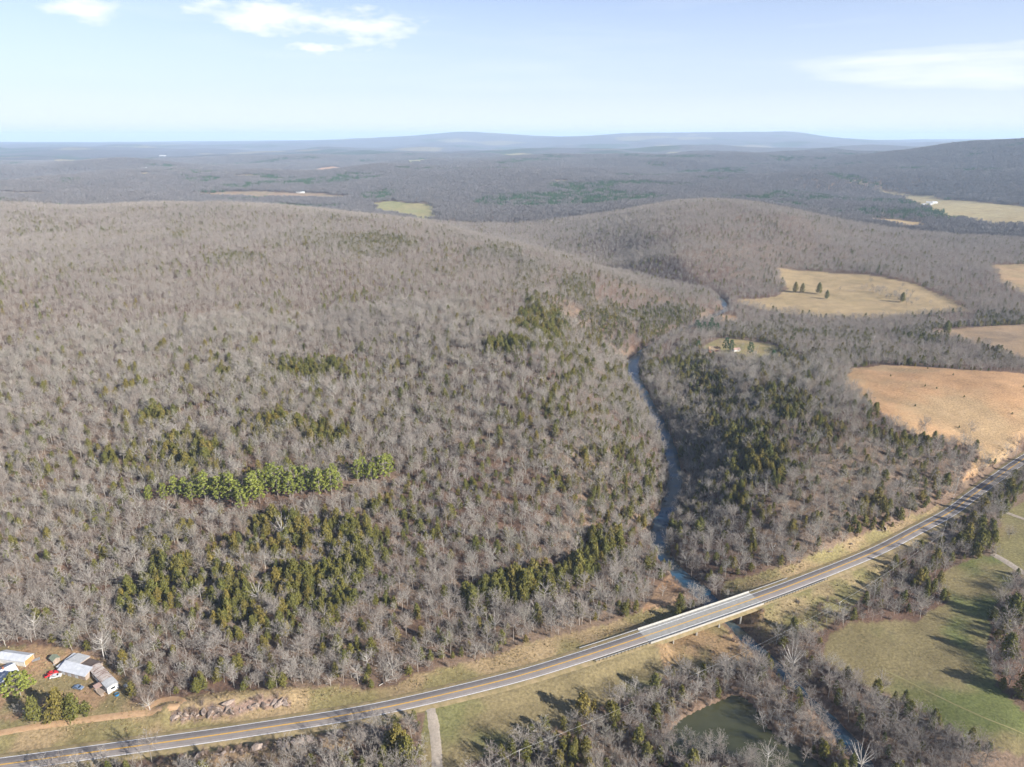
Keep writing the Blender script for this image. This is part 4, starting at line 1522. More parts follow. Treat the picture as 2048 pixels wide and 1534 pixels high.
def bare_tree(seed, h=13.0, cr=3.0, low=.32, limbs=10, br=5, tw=9, tww=.075, spread=1.0, fork=False, n=4, trunk_r=.2):
    """leafless broadleaf tree: limbs reach for points on a rounded, uneven dome and end in a haze of twigs"""
    rg = np.random.default_rng(seed)
    T, Cn = TM(), TM()
    lean = rg.normal(size=2) * .05 * h
    pts = []
    for i in range(6):
        t_ = i / 5
        pts.append(np.array([lean[0] * t_ ** 2 + rg.normal() * .15 * t_, lean[1] * t_ ** 2 + rg.normal() * .15 * t_, -.6 + (h * .80 + .6) * t_]))
    top = 4 if not fork else 2
    for i in range(top):
        T.limb(pts[i], pts[i + 1], trunk_r * (1 - i / 5.4), trunk_r * (1 - (i + 1) / 5.4), 5)

    def on_trunk(t_):
        x = min(max(t_, .02), .99) * 5
        i = min(int(x), 4)
        return pts[i] + (pts[i + 1] - pts[i]) * (x - i)
    zc = h * (low + (1 - low) * .46)
    ch = h * (1 - low) * .54
    ctr = on_trunk(zc / (h * .8))
    for k in range(limbs):
        dz = -.32 + 1.28 * (k + rg.uniform(.1, .9)) / limbs
        dz = min(dz, .98)
        az_ = k * 2.4 + rg.uniform(-.45, .45)
        rr_ = math.sqrt(1 - dz * dz) * cr * spread * rg.uniform(.72, 1.08)
        tgt = np.array([ctr[0] + math.cos(az_) * rr_, ctr[1] + math.sin(az_) * rr_, zc + dz * ch * rg.uniform(.85, 1.05)])
        hb = min((top / 5) * .97, max(low * .75, (zc + dz * ch * .55 - rr_ * .75) / (h * .8)))
        p0 = on_trunk(hb)
        L = np.linalg.norm(tgt - p0)
        mid = p0 + (tgt - p0) * .5 + np.array([0, 0, -.06 * L]) + rg.normal(size=3) * .05 * L
        r_ = trunk_r * (.46 if fork else .38) * min(1.0, .5 + L / (cr * 2.2))
        T.limb(p0, mid, r_, r_ * .66, n)
        T.limb(mid, tgt, r_ * .66, r_ * .22, n)
        for j in range(br):
            s_ = .30 + .70 * (j + rg.uniform(.2, .8)) / br
            b0 = p0 + (mid - p0) * (s_ * 2) if s_ < .5 else mid + (tgt - mid) * (s_ * 2 - 1)
            out = unit(b0 - ctr + np.array([0, 0, .25 * ch]))
            bd = unit(out * .8 + rg.normal(size=3) * .62 + np.array([0, 0, .15]))
            BL_ = cr * rg.uniform(.24, .46)
            b1 = b0 + bd * BL_
            Cn.limb(b0, b1, r_ * .30, r_ * .10, 3)
            for m_ in range(tw):
                u_ = rg.uniform(.15, 1.0)
                c0 = b0 + (b1 - b0) * u_
                cd = unit(out * .55 + bd * .45 + rg.normal(size=3) * .52 + np.array([0, 0, .12]))
                Cn.twig(c0, c0 + cd * rg.uniform(.5, 1.15) * (h / 13), tww * rg.uniform(.7, 1.3), rg)
    return T, Cn


def merge(T, Cn):
    o = TM()
    o.v = T.v + Cn.v
    o.f = T.f + [tuple(i + len(T.v) for i in f) for f in Cn.f]
    return o


def cedar_tree(seed, h=8.0, r=1.9, sprays=26, per=17, ls=.42, shape=.75):
    rg = np.random.default_rng(seed)
    T, Cn = TM(), TM()
    T.limb(np.array([0, 0, -.6]), np.array([0, 0, h * .55]), .16, .07, 5)
    for k in range(sprays):
        t_ = (k + rg.uniform(0, 1)) / sprays
        z = h * (.06 + .86 * t_)
        rr_ = r * (1 - t_) ** shape * (1.0 if t_ > .12 else .75) * rg.uniform(.75, 1.1)
        az_ = k * 2.4 + rg.uniform(-.4, .4)
        out = np.array([math.cos(az_), math.sin(az_), 0])
        tip = np.array([0, 0, z + .12 * h]) + out * rr_
        base = np.array([0, 0, z]) + out * rr_ * .15
        for m_ in range(per):
            u_ = rg.uniform(.15, 1.0) ** .7
            c = base + (tip - base) * u_ + rg.normal(size=3) * .28 * (h / 8) * np.array([1, 1, 1.15])
            nrm = unit(out * .8 + rg.normal(size=3) * .55 + np.array([0, 0, .45]))
            Cn.leaf(c, nrm, ls * rg.uniform(.7, 1.3), rg)
    for m_ in range(14):
        z = h * (.84 + .16 * m_ / 13)
        Cn.leaf(np.array([rg.normal() * .1, rg.normal() * .1, z]), unit(rg.normal(size=3) + np.array([0, 0, .3])), ls * .8, rg)
    return T, Cn


def pine_tree(seed, h=15.0, r=3.3, puffs=40, per=34, ls=.36, z0=.24):
    rg = np.random.default_rng(seed)
    T, Cn = TM(), TM()
    T.limb(np.array([0, 0, -.6]), np.array([0, 0, h * .6]), .22, .14, 6)
    T.limb(np.array([0, 0, h * .6]), np.array([0, 0, h * .97]), .14, .04, 5)
    for k in range(puffs):
        t_ = (k + rg.uniform(0, .9)) / puffs
        z = h * (z0 + (.98 - z0) * t_)
        rr_ = r * math.sin(math.pi * (.22 + .78 * (1 - t_)) * .62) * rg.uniform(.45, 1.0)
        az_ = k * 2.4 + rg.uniform(-.5, .5)
        c0 = np.array([math.cos(az_) * rr_, math.sin(az_) * rr_, z])
        T.limb(np.array([0, 0, z - .5]), c0, .07, .03, 3)
        s_ = rg.uniform(.75, 1.15)
        for m_ in range(per):
            d = unit(rg.normal(size=3))
            c = c0 + d * np.array([.9, .9, .6]) * s_ * rg.uniform(.5, 1.0)
            Cn.leaf(c, unit(d + np.array([0, 0, .5]) + rg.normal(size=3) * .4), ls * rg.uniform(.7, 1.3), rg)
    return T, Cn


def bush(seed, h=2.4, n=46, w=.06):
    rg = np.random.default_rng(seed)
    Cn = TM()
    for k in range(n):
        a_ = rg.uniform(0, 6.28)
        p0 = np.array([rg.normal() * .25, rg.normal() * .25, -.1])
        p1 = p0 + np.array([math.cos(a_) * rg.uniform(.2, 1.1), math.sin(a_) * rg.uniform(.2, 1.1), rg.uniform(.5, 1.0) * h])
        Cn.twig(p0, p1, w * 1.3, rg)
        for _ in range(3):
            u_ = rg.uniform(.4, 1)
            c = p0 + (p1 - p0) * u_
            Cn.twig(c, c + np.array([rg.normal() * .4, rg.normal() * .4, rg.uniform(.1, .7)]), w, rg)
    return Cn


def tuft(seed, h=.7, n=16):
    rg = np.random.default_rng(seed)
    Cn = TM()
    for k in range(n):
        a_ = rg.uniform(0, 6.28)
        p0 = np.array([rg.normal() * .25, rg.normal() * .25, -.05])
        Cn.twig(p0, p0 + np.array([math.cos(a_) * .35, math.sin(a_) * .35, rg.uniform(.4, 1.0) * h]), .22, rg)
    return Cn


BARE = [bare_tree(101, 12.5, 4.2, .30, 16, 6, 13, .045), bare_tree(102, 12.0, 3.4, .36, 15, 6, 13, .045), bare_tree(103, 14.0, 4.6, .32, 17, 6, 13, .045), bare_tree(104, 10.0, 4.6, .28, 16, 6, 13, .045),
        bare_tree(105, 14.5, 3.2, .40, 15, 6, 13, .045), bare_tree(106, 11.5, 4.9, .25, 17, 6, 13, .045, fork=True), bare_tree(107, 8.5, 3.4, .25, 14, 6, 12, .045), bare_tree(108, 12.5, 3.9, .34, 15, 6, 13, .045, fork=True)]
SYC = [bare_tree(201, 17.0, 5.4, .28, 15, 6, 11, .045, 1.0, False, 5, .30), bare_tree(202, 16.0, 6.0, .22, 14, 6, 11, .045, 1.0, True, 5, .32)]
CED = [cedar_tree(301, 8.2, 2.7, 34, 24, .34, .6), cedar_tree(302, 7.0, 2.9, 32, 24, .34, .5), cedar_tree(303, 9.5, 2.8, 38, 24, .34, .6), cedar_tree(304, 5.5, 2.3, 26, 22, .32, .5), cedar_tree(305, 10.5, 3.6, 46, 28, .38, .5)]
PIN = [pine_tree(401), pine_tree(402, 14.0, 3.6, 42), pine_tree(403, 16.0, 3.2), pine_tree(404, 12.5, 3.0, 34), pine_tree(405, 13.5, 7.0, 110, 40, .42, .3)]
bare_T = [a.mesh('trunk', M['bark']) for a, b_ in BARE]
bare_C = [b_.mesh('crown', M['twig']) for a, b_ in BARE]
syc_T = [a.mesh('trunk', M['pale']) for a, b_ in SYC]
syc_C = [b_.mesh('crown', M['bark']) for a, b_ in SYC]
ced_T = [a.mesh('trunk', M['bark']) for a, b_ in CED]
ced_C = [b_.mesh('crown', M['cedar']) for a, b_ in CED]
pin_T = [a.mesh('trunk', M['bark']) for a, b_ in PIN]
pin_C = [b_.mesh('crown', M['pine']) for a, b_ in PIN]
dpin_C = [b_.mesh('crown', M['darkpine']) for a, b_ in PIN]


def proto_col(name, meshes):
    c = bpy.data.collections.new(name)
    for i, me_ in enumerate(meshes):
        o = bpy.data.objects.new('%s_%02d' % (name, i), me_)
        c.objects.link(o)
    return c


def clump(kind, seed, n, size, blades):
    """a patch of the distant wood: several crowns side by side"""
    rg = np.random.default_rng(seed)
    C = TM()
    for k in range(n):
        cx_, cy_ = rg.uniform(-.5, .5, 2) * size
        if kind == 'bare':
            h_ = rg.uniform(10, 15)
            for m_ in range(blades):
                a_ = rg.uniform(0, 6.28)
                rr_ = rg.uniform(0, 2.9)
                p0 = np.array([cx_ + math.cos(a_) * rr_ * .35, cy_ + math.sin(a_) * rr_ * .35, h_ * rg.uniform(.3, .75)])
                p1 = np.array([cx_ + math.cos(a_) * rr_, cy_ + math.sin(a_) * rr_, p0[2] + rg.uniform(1.5, 4.5)])
                C.twig(p0, p1, .75, rg)
            C.limb(np.array([cx_, cy_, -1]), np.array([cx_, cy_, h_ * .8]), .25, .1, 3)
        else:
            h_ = rg.uniform(7, 12)
            for m_ in range(blades):
                t_ = rg.uniform(0, 1)
                a_ = rg.uniform(0, 6.28)
                rr_ = 2.2 * (1 - t_) ** .7
                d = np.array([math.cos(a_), math.sin(a_), .4])
                C.leaf(np.array([cx_ + d[0] * rr_, cy_ + d[1] * rr_, h_ * (.1 + .85 * t_)]), unit(d + rg.normal(size=3) * .4), 1.1, rg)
    return C


BMID = [merge(*bare_tree(500 + i, h_ * .95, cr_ * 1.35, lo_ * .9, 12, 4, 8, .095, 1.0, fk_, 3, .15)).mesh('mid_tree', M['twig_mid']) for i, (h_, cr_, lo_, fk_) in enumerate([(13, 3.1, .35, False), (12, 2.8, .4, False), (14.5, 3.3, .35, False), (11, 3.1, .3, True), (13, 2.6, .42, False), (12.5, 3.2, .35, True)])]
CMID = [cedar_tree(600 + i, h_, r_ * 1.3, 20, 11, .62, .55)[1].mesh('mid_cedar', M['cedar']) for i, (h_, r_) in enumerate([(8, 2.0), (7, 2.1), (9.5, 2.2)])]
colA = proto_col('bare_proto', [merge(a, b_).mesh('bare', M['twig']) for a, b_ in BARE])
colC = proto_col('cedar_proto', ced_C)
colBm = proto_col('bare_mid_proto', BMID)
colCm = proto_col('cedar_mid_proto', CMID)
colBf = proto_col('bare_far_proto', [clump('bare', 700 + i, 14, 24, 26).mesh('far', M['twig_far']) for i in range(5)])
colCf = proto_col('cedar_far_proto', [clump('ever', 720 + i, 9, 20, 26).mesh('far', M['darkpine']) for i in range(3)])
colS = proto_col('bush_proto', [bush(800 + i, h_).mesh('bush', M['shrub']) for i, h_ in enumerate((2.0, 2.8, 3.4, 1.5))])
colU = proto_col('tuft_proto', [tuft(820 + i, h_).mesh('tuft', M['tuft']) for i, h_ in enumerate((.6, .9, 1.2))])


def scatter_group(name, col):
    ng = bpy.data.node_groups.new(name, 'GeometryNodeTree')
    ng.interface.new_socket('Geometry', in_out='INPUT', socket_type='NodeSocketGeometry')
    ng.interface.new_socket('Geometry', in_out='OUTPUT', socket_type='NodeSocketGeometry')
    N = ng.nodes
    gi, go = N.new('NodeGroupInput'), N.new('NodeGroupOutput')
    ip = N.new('GeometryNodeInstanceOnPoints')
    ci_ = N.new('GeometryNodeCollectionInfo')
    ci_.inputs['Collection'].default_value = col
    ci_.inputs['Separate Children'].default_value = True
    ci_.inputs['Reset Children'].default_value = True
    ip.inputs['Pick Instance'].default_value = True

    def named(nm, dt):
        a_ = N.new('GeometryNodeInputNamedAttribute')
        a_.data_type = dt
        a_.inputs['Name'].default_value = nm
        return a_.outputs[0]
    ng.links.new(gi.outputs[0], ip.inputs['Points'])
    ng.links.new(ci_.outputs[0], ip.inputs['Instance'])
    ng.links.new(named('variant', 'INT'), ip.inputs['Instance Index'])
    ng.links.new(named('turn', 'FLOAT_VECTOR'), ip.inputs['Rotation'])
    ng.links.new(named('size', 'FLOAT_VECTOR'), ip.inputs['Scale'])
    ng.links.new(ip.outputs[0], go.inputs[0])
    return ng


def scatter(name, col, pts, size, label, cat, tilt=.06):
    n = len(pts)
    nvar = len(col.objects)
    me_ = bpy.data.meshes.new(name)
    me_.vertices.add(n)
    me_.vertices.foreach_set('co', pts.astype(np.float32).ravel())
    a_ = me_.attributes.new('variant', 'INT', 'POINT')
    a_.data.foreach_set('value', RNG.integers(0, nvar, n).astype(np.int32))
    a_ = me_.attributes.new('turn', 'FLOAT_VECTOR', 'POINT')
    a_.data.foreach_set('vector', np.column_stack([RNG.normal(0, tilt, n), RNG.normal(0, tilt, n), RNG.uniform(0, 6.28, n)]).astype(np.float32).ravel())
    a_ = me_.attributes.new('size', 'FLOAT_VECTOR', 'POINT')
    w_ = size * RNG.uniform(.88, 1.15, n)
    a_.data.foreach_set('vector', np.column_stack([w_, w_, size]).astype(np.float32).ravel())
    o = bpy.data.objects.new(name, me_)
    COL.objects.link(o)
    md = o.modifiers.new('scatter', 'NODES')
    md.node_group = scatter_group(name, col)
    return tag(o, label, cat, kind='stuff')


# ---- where trees grow
SECT = R(41)


def grid_pts(r0, r1, s, sect=SECT):
    xs = np.arange(-r1 * math.sin(sect), r1 * math.sin(sect), s)
    ys = np.arange(r0 * math.cos(sect), r1, s)
    X, Y = np.meshgrid(xs, ys)
    X = X.ravel()
    Y = Y.ravel()
    r_ = np.hypot(X, Y)
    k_ = (r_ > r0) & (r_ < r1) & (np.abs(np.arctan2(X, Y)) < sect)
    X, Y = X[k_], Y[k_]
    return X + RNG.uniform(-.48, .48, len(X)) * s, Y + RNG.uniform(-.48, .48, len(X)) * s


def open_mask(X, Y, names=OPEN):
    m_ = np.zeros(X.shape, bool)
    for k_ in names:
        p = POLY[k_]
        bb = (X > p[:, 0].min()) & (X < p[:, 0].max()) & (Y > p[:, 1].min()) & (Y < p[:, 1].max())
        if bb.any():
            ix = np.nonzero(bb)[0]
            ex_, ey_ = edge_warp(X[ix], Y[ix])
            m_[ix] |= in_poly(X[ix] + ex_, Y[ix] + ey_, p)
    return m_


def wet_mask(X, Y, extra=.3):
    m_ = np.zeros(X.shape, bool)
    ix = np.nonzero(np.hypot(X, Y) < 1900)[0]
    if len(ix):
        d, pr_ = poly_dist(X[ix], Y[ix], CREEK)
        south = pr_ < CREEK_BR
        m_[ix] |= d < np.interp(pr_, np.arange(len(CREEK)), CREEK[:, 3]) + extra + .6 * south
        d, _ = poly_dist(X[ix], Y[ix], ROAD)
        m_[ix] |= d < 8.5
        m_[ix] |= in_poly(X[ix], Y[ix], POND_C)
    return m_


cedar_px = [  # x, y, rx, ry, strength
    (390, 905, 75, 45, .86), (315, 830, 40, 22, .86), (625, 735, 80, 20, .86), (560, 850, 60, 20, .86), (650, 870, 50, 25, .86), (270, 920, 60, 30, 0.62),
    (250, 1090, 90, 40, 0.69), (330, 1140, 80, 60, .86), (450, 1120, 60, 60, 0.62), (560, 1060, 80, 50, .86), (700, 1070, 90, 40, .86), (620, 1180, 110, 50, .86), (470, 1215, 60, 40, .86), (540, 1245, 60, 30, .86), (700, 1130, 60, 50, .86), (300, 1190, 60, 40, .86), (780, 1010, 50, 30, 0.55), (860, 1050, 60, 40, 0.49),
    (955, 1186, 34, 26, 0.97), (1020, 1176, 54, 34, 0.97), (1090, 1160, 54, 34, 0.97), (1155, 1138, 50, 34, 0.97), (1210, 1085, 50, 40, 0.97), (1230, 1030, 50, 50, 0.50),
    (1260, 900, 55, 110, 0.50), (1200, 850, 60, 60, 0.50), (1170, 980, 60, 60, 0.50), (1235, 770, 40, 50, 0.50), (1090, 640, 55, 50, .86), (1020, 690, 50, 20, .86), (1150, 580, 40, 30, .86), (1060, 550, 40, 25, 0.62), (1220, 640, 60, 50, .86), (1340, 625, 60, 22, 0.72), (1300, 660, 40, 25, .86), (1130, 720, 60, 40, 0.55), (1100, 800, 70, 30, 0.55),
    (755, 490, 70, 25, .86), (360, 468, 16, 9, .86), (480, 520, 60, 16, 0.49), (620, 480, 60, 20, 0.35), (990, 500, 40, 14, 0.62),
    (1500, 900, 80, 100, 0.86), (1420, 810, 55, 80, 0.78), (1385, 720, 45, 40, 0.78), (1560, 810, 60, 40, 0.84), (1560, 1010, 70, 40, 0.48), (1470, 980, 50, 50, 0.72), (1640, 860, 50, 30, 0.60), (1750, 1030, 60, 30, 0.60), (1860, 1010, 50, 26, 0.60), (1620, 770, 60, 20, 0.36), (1760, 830, 40, 26, 0.48), (1840, 880, 50, 14, 0.72),
    (1870, 668, 80, 24, 0.60), (1800, 700, 150, 20, 0.42), (1550, 660, 60, 24, 0.60), (1690, 665, 60, 20, 0.42), (2010, 710, 60, 20, 0.72), (2020, 640, 60, 20, 0.60), (1560, 700, 40, 30, 0.60),
    (1560, 740, 60, 30, 0.48), (1470, 660, 30, 20, 0.48), (1310, 720, 30, 30, 0.49),
    (1100, 1430, 30, 15, .86), (1150, 1500, 60, 40, .86), (1040, 1520, 40, 20, 0.49), (1250, 1480, 40, 30, 0.42), (1750, 1350, 50, 14, 0.60), (1860, 1420, 60, 20, 0.54), (1700, 1180, 40, 14, 0.24), (1960, 1100, 40, 40, 0.40), (1970, 1040, 40, 40, 0.40), (2030, 1230, 30, 60, 0.60), (2020, 985, 30, 40, 0.72), (800, 1500, 40, 30, .86), (720, 1520, 60, 16, 0.55),
]
CEDE = []
for x_, y_, rx, ry, s_ in cedar_px:
    yo = 12 if y_ > 1000 else 6 if y_ > 600 else 2
    c_ = G(x_, y_ + yo)
    ax_ = (G(x_ + rx, y_ + yo) - G(x_ - rx, y_ + yo)) / 2
    ay_ = (G(x_, y_ + yo - ry) - G(x_, y_ + yo + ry)) / 2
    Mi = np.linalg.pinv(np.column_stack([ax_[:2], ay_[:2]]))
    CEDE.append((c_[:2], Mi, s_))


def cedar_prob(X, Y):
    n1_ = fbm(X, Y, 60, 3, 91)
    r_ = np.hypot(X, Y)
    p = .06 + .12 * smooth(.5, .7, n1_) + .16 * (1 - smooth(560, 700, r_))
    nq_ = (fbm(X, Y, 20, 3, 95) - .5) * 2.2 + (fbm(X, Y, 75, 2, 97) - .5) * 2.0
    for c_, Mi, s_ in CEDE:
        dx, dy = X - c_[0], Y - c_[1]
        q = (Mi[0, 0] * dx + Mi[0, 1] * dy) ** 2 + (Mi[1, 0] * dx + Mi[1, 1] * dy) ** 2
        q = q + nq_ * (1.3 - s_)/.55 * .9
        p = np.maximum(p, s_ * .93 * (1 - smooth(.35, 1.5, q)))
    return p


def plant(r0, r1, s, margin=.2):
    X, Y = grid_pts(r0, r1, s)
    k_ = ~open_mask(X, Y) & ~wet_mask(X, Y, margin)
    X, Y = X[k_], Y[k_]
    return X, Y


def thin(X, Y, base=.9, sc=30, seed=33):
    return RNG.uniform(0, 1, len(X)) < base * (.86 + .4 * smooth(.3, .6, fbm(X, Y, sc, 3, seed)))


PINE_PX = [(300, 1000, .6), (330, 998, .7), (352, 992, .75), (372, 992, .9), (386, 1000, .7), (398, 990, .85), (412, 998, 1.), (428, 990, .85), (440, 1000, .9), (452, 988, .9), (465, 1002, 1.), (478, 1000, .95), (486, 1018, .8), (500, 996, .85), (508, 1004, 1.05), (520, 1000, .9), (518, 986, .9), (534, 982, .9), (548, 978, .95), (556, 986, .85), (566, 974, .85), (580, 990, .8), (592, 980, .9), (604, 984, .75), (612, 974, .85), (628, 982, .9), (640, 988, .95), (650, 978, .9), (664, 984, .95), (676, 982, .8), (668, 968, .8), (600, 966, .8), (540, 966, .8),
           (716, 958, .85), (728, 954, .8), (744, 960, .9), (752, 952, .8), (768, 958, 1.05), (780, 950, .8)]
PINE_PT = np.array([G(a_, b2 + 6) for a_, b2, c2 in PINE_PX])


def off_pines(X, Y):
    k2 = np.ones(len(X), bool)
    for p in PINE_PT:
        dx, dy = X - p[0], Y - p[1]
        k2 &= ~((np.abs(dx - dy * p[0] / p[1]) < 4.5) & (dy > -9) & (dy < 4))
    return k2


# near wood
AX, AY = plant(195, 760, 4.15)
k_ = thin(AX, AY, .92) & off_pines(AX, AY)
AX, AY = AX[k_], AY[k_]
cp = cedar_prob(AX, AY)
isC = RNG.uniform(0, 1, len(AX)) < cp
bp_ = np.column_stack([AX[~isC], AY[~isC], ground(AX[~isC], AY[~isC])])
cx2_, cy2_ = AX[isC], AY[isC]
ex, ey = plant(195, 760, 3.4)     # cedars stand closer together inside their thickets
ep = cedar_prob(ex, ey)
k_ = RNG.uniform(0, 1, len(ex)) < np.maximum(0, ep - .35) * 1.0
cx2_, cy2_ = np.concatenate([cx2_, ex[k_]]), np.concatenate([cy2_, ey[k_]])
cpn = np.column_stack([cx2_, cy2_, ground(cx2_, cy2_)])
bs = (.42 + .62 * RNG.beta(2.2, 2.6, len(bp_))) * (.72 + .5 * fbm(bp_[:, 0], bp_[:, 1], 55, 3, 12))
bs = np.where(RNG.uniform(0, 1, len(bp_)) < .06, bs * 1.35, bs)
csz = (.42 + .62 * RNG.beta(2, 2, len(cpn))) * (1 + .35 * smooth(.7, .9, cedar_prob(cpn[:, 0], cpn[:, 1])))


def largest(pts, size, n):
    px_, py_, f_ = project(pts[:, 0], pts[:, 1], pts[:, 2] + 4)
    vis = (px_ > -10) & (px_ < 2058) & (py_ > 250) & (py_ < 1540)
    sc_ = np.where(vis, size / f_, 0)
    o = np.argsort(-sc_)[:n]
    m_ = np.zeros(len(pts), bool)
    m_[o] = True
    return m_


LAND = [  # plan position, phrase
    (G(1450, 1440), 'beside the murky green pond'), (G(1600, 1400), 'along the shaded creek below the bridge'), (G(1290, 1400), 'in the thicket between the meadow and the pond'),
    (G(1100, 1500), 'around the utility pole below the meadow'), (G(780, 1500), 'beside the gravel lane junction'), (G(520, 1520), 'among the boulders below the highway'),
    (G(230, 1310), 'behind the mobile home'), (G(60, 1260), 'behind the white outbuilding'), (G(400, 1360), 'at the wood edge above the dirt track loop'), (G(650, 1340), 'at the wood edge above the north cut bank'),
    (G(900, 1300), 'at the wood edge across from the meadow'), (G(1150, 1230), 'at the wood edge west of the bridge'), (G(1330, 1160), 'on the creek bank upstream of the bridge'),
    (G(1480, 1130), 'on the wooded slope east of the bridge'), (G(1750, 1170), 'in the brush between the power line and the highway'), (G(1830, 1440), 'along the lower edge of the green field'),
    (G(2020, 1280), 'at the right edge of the green field'), (G(1960, 1070), 'in the dark grove below the highway bend'), (G(1980, 980), 'along the highway beyond the dark grove'),
    (G(150, 1180), 'inside the wood above the homestead'), (G(580, 1230), 'in the cedar wood above the north cut bank'), (G(1000, 1180), 'in the dense cedar belt above the meadow'), (G(1220, 1100), 'in the cedar patch above the creek bank'), (G(700, 1150), 'in the mixed wood below the pine row'), (G(330, 1120), 'in the mixed wood left of the pine row'),
    (G(400, 1240), 'inside the wood north of the highway'), (G(800, 1220), 'inside the wood above the meadow'), (G(110, 1420), 'in the homestead yard'), (G(1600, 1060), 'on the spur above the highway')]


def where(x, y):
    d = [((l[0] - x) ** 2 + (l[1] - y) ** 2, ph) for l, ph in LAND]
    return min(d)[1]


def place_tree(name, tm, cm, loc, s, rz, label, cat, group, tilt=(0, 0)):
    root = empty(name, loc, rz)
    root.scale = (s, s, s)
    root.rotation_euler = (tilt[0], tilt[1], rz)
    link('trunk', tm, None, root)
    link('crown', cm, None, root)
    return tag(root, label, cat, group)


selB = largest(bp_, bs, 200)
for (x, y, z), s_ in zip(bp_[selB], bs[selB]):
    v_ = random.randrange(len(bare_T))
    ph = where(x, y)
    sz = 'tall' if s_ > .85 else 'small' if s_ < .68 else 'middling'
    shp = ['round-crowned', 'narrow-crowned', 'high-crowned', 'low spreading', 'slender upright', 'broad forked', 'short bushy', 'upright forked'][v_]
    place_tree('bare_tree', bare_T[v_], bare_C[v_], (x, y, z), s_ * 1.04, random.uniform(0, 6.28), '%s %s leafless tree %s' % (sz, shp, ph), 'tree', '%s %s leafless trees %s' % (sz, shp, ph), (random.gauss(0, .06), random.gauss(0, .06)))
selC = largest(cpn, csz, 240)
for (x, y, z), s_ in zip(cpn[selC], csz[selC]):
    v_ = random.randrange(len(ced_T))
    ph = where(x, y)
    sz = 'tall' if s_ > .88 else 'small' if s_ < .72 else 'middling'
    shp = ['conical', 'rounded', 'pointed', 'squat', 'broad'][v_]
    place_tree('cedar_tree', ced_T[v_], ced_C[v_], (x, y, z), s_, random.uniform(0, 6.28), '%s %s olive cedar %s' % (sz, shp, ph), 'tree', '%s %s cedars %s' % (sz, shp, ph))

scatter('bare_woodland', colA, bp_[~selB], bs[~selB] * 1.06, 'leafless grey woodland covering the near hillsides', 'woodland')
scatter('cedar_woodland', colC, cpn[~selC], csz[~selC], 'olive cedars scattered through the near woodland', 'woodland')
# middle distance
MX, MY = plant(760, 1950, 4.9, .5)
k_ = thin(MX, MY, .97, 45)
MX, MY = MX[k_], MY[k_]
cp = cedar_prob(MX, MY)
isC = RNG.uniform(0, 1, len(MX)) < cp
mb = np.column_stack([MX[~isC], MY[~isC], ground(MX[~isC], MY[~isC])])
ex, ey = plant(760, 1400, 4.2, .5)
ep = cedar_prob(ex, ey)
k_ = RNG.uniform(0, 1, len(ex)) < np.maximum(0, ep - .25) * .8
mcx, mcy = np.concatenate([MX[isC], ex[k_]]), np.concatenate([MY[isC], ey[k_]])
mc = np.column_stack([mcx, mcy, ground(mcx, mcy)])
k2_ = RNG.uniform(0, 1, len(ex)) < .5 * (ep > .3)
mb = np.vstack([mb, np.column_stack([ex[k2_], ey[k2_], ground(ex[k2_], ey[k2_])])])
scatter('hill_woodland', colBm, mb, (.48 + .5 * RNG.beta(2, 2, len(mb))) * (.8 + .45 * fbm(mb[:, 0], mb[:, 1], 80, 3, 14)), 'leafless woodland over the middle hills', 'woodland')
scatter('hill_cedar_woodland', colCm, mc, RNG.uniform(.5, 1.0, len(mc)), 'dark cedars scattered over the middle hills', 'woodland')
# far hills
FX, FY = plant(1950, 7000, 20)
ever = fbm(FX, FY, 300, 4, 101) > .655
pg = G(1140, 400)
ever |= ((FX - pg[0]) / 330) ** 2 + ((FY - pg[1]) / 260) ** 2 < 1
pg2 = G(760, 392)
ever |= ((FX - pg2[0]) / 70) ** 2 + ((FY - pg2[1]) / 160) ** 2 < 1
ever &= RNG.uniform(0, 1, len(FX)) < .8
fb_ = np.column_stack([FX[~ever], FY[~ever], ground(FX[~ever], FY[~ever])])
fe_ = np.column_stack([FX[ever], FY[ever], ground(FX[ever], FY[ever])])
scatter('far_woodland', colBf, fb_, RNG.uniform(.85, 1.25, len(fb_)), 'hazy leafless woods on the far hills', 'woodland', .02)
scatter('far_evergreen_woodland', colCf, fe_, RNG.uniform(.85, 1.2, len(fe_)), 'dark evergreen stands on the far hills', 'woodland', .02)
print('trees', len(bp_), len(cpn), len(mb), len(mc), len(fb_), len(fe_))

# ---- pines by the hillside and the clearing
ORD = 'first second third fourth fifth sixth seventh eighth ninth tenth eleventh twelfth thirteenth fourteenth fifteenth sixteenth seventeenth eighteenth nineteenth twentieth'.split()
ORD += ['twenty-' + o_ for o_ in ORD[:9]] + ['thirtieth', 'thirty-first', 'thirty-second', 'thirty-third', 'thirty-fourth']
rowi = sorted([i for i in range(len(PINE_PX)) if PINE_PX[i][0] < 700], key=lambda i: PINE_PX[i][0])
grpi = sorted([i for i in range(len(PINE_PX)) if PINE_PX[i][0] >= 700], key=lambda i: PINE_PX[i][0])
for i, (px_, py_, s_) in enumerate(PINE_PX):
    v_ = i % 4
    row = px_ < 700
    if row:
        lb = '%s bright green pine from the left in the long hillside row' % ORD[rowi.index(i)]
    else:
        lb = '%s bright green pine from the left in the short hillside group' % ORD[grpi.index(i)]
    place_tree('pine_tree', pin_T[v_], pin_C[v_], tuple(PINE_PT[i]), s_ * 1.3, random.uniform(0, 6.28), lb, 'tree', 'pines of the long hillside row' if row else 'pines of the short hillside group')
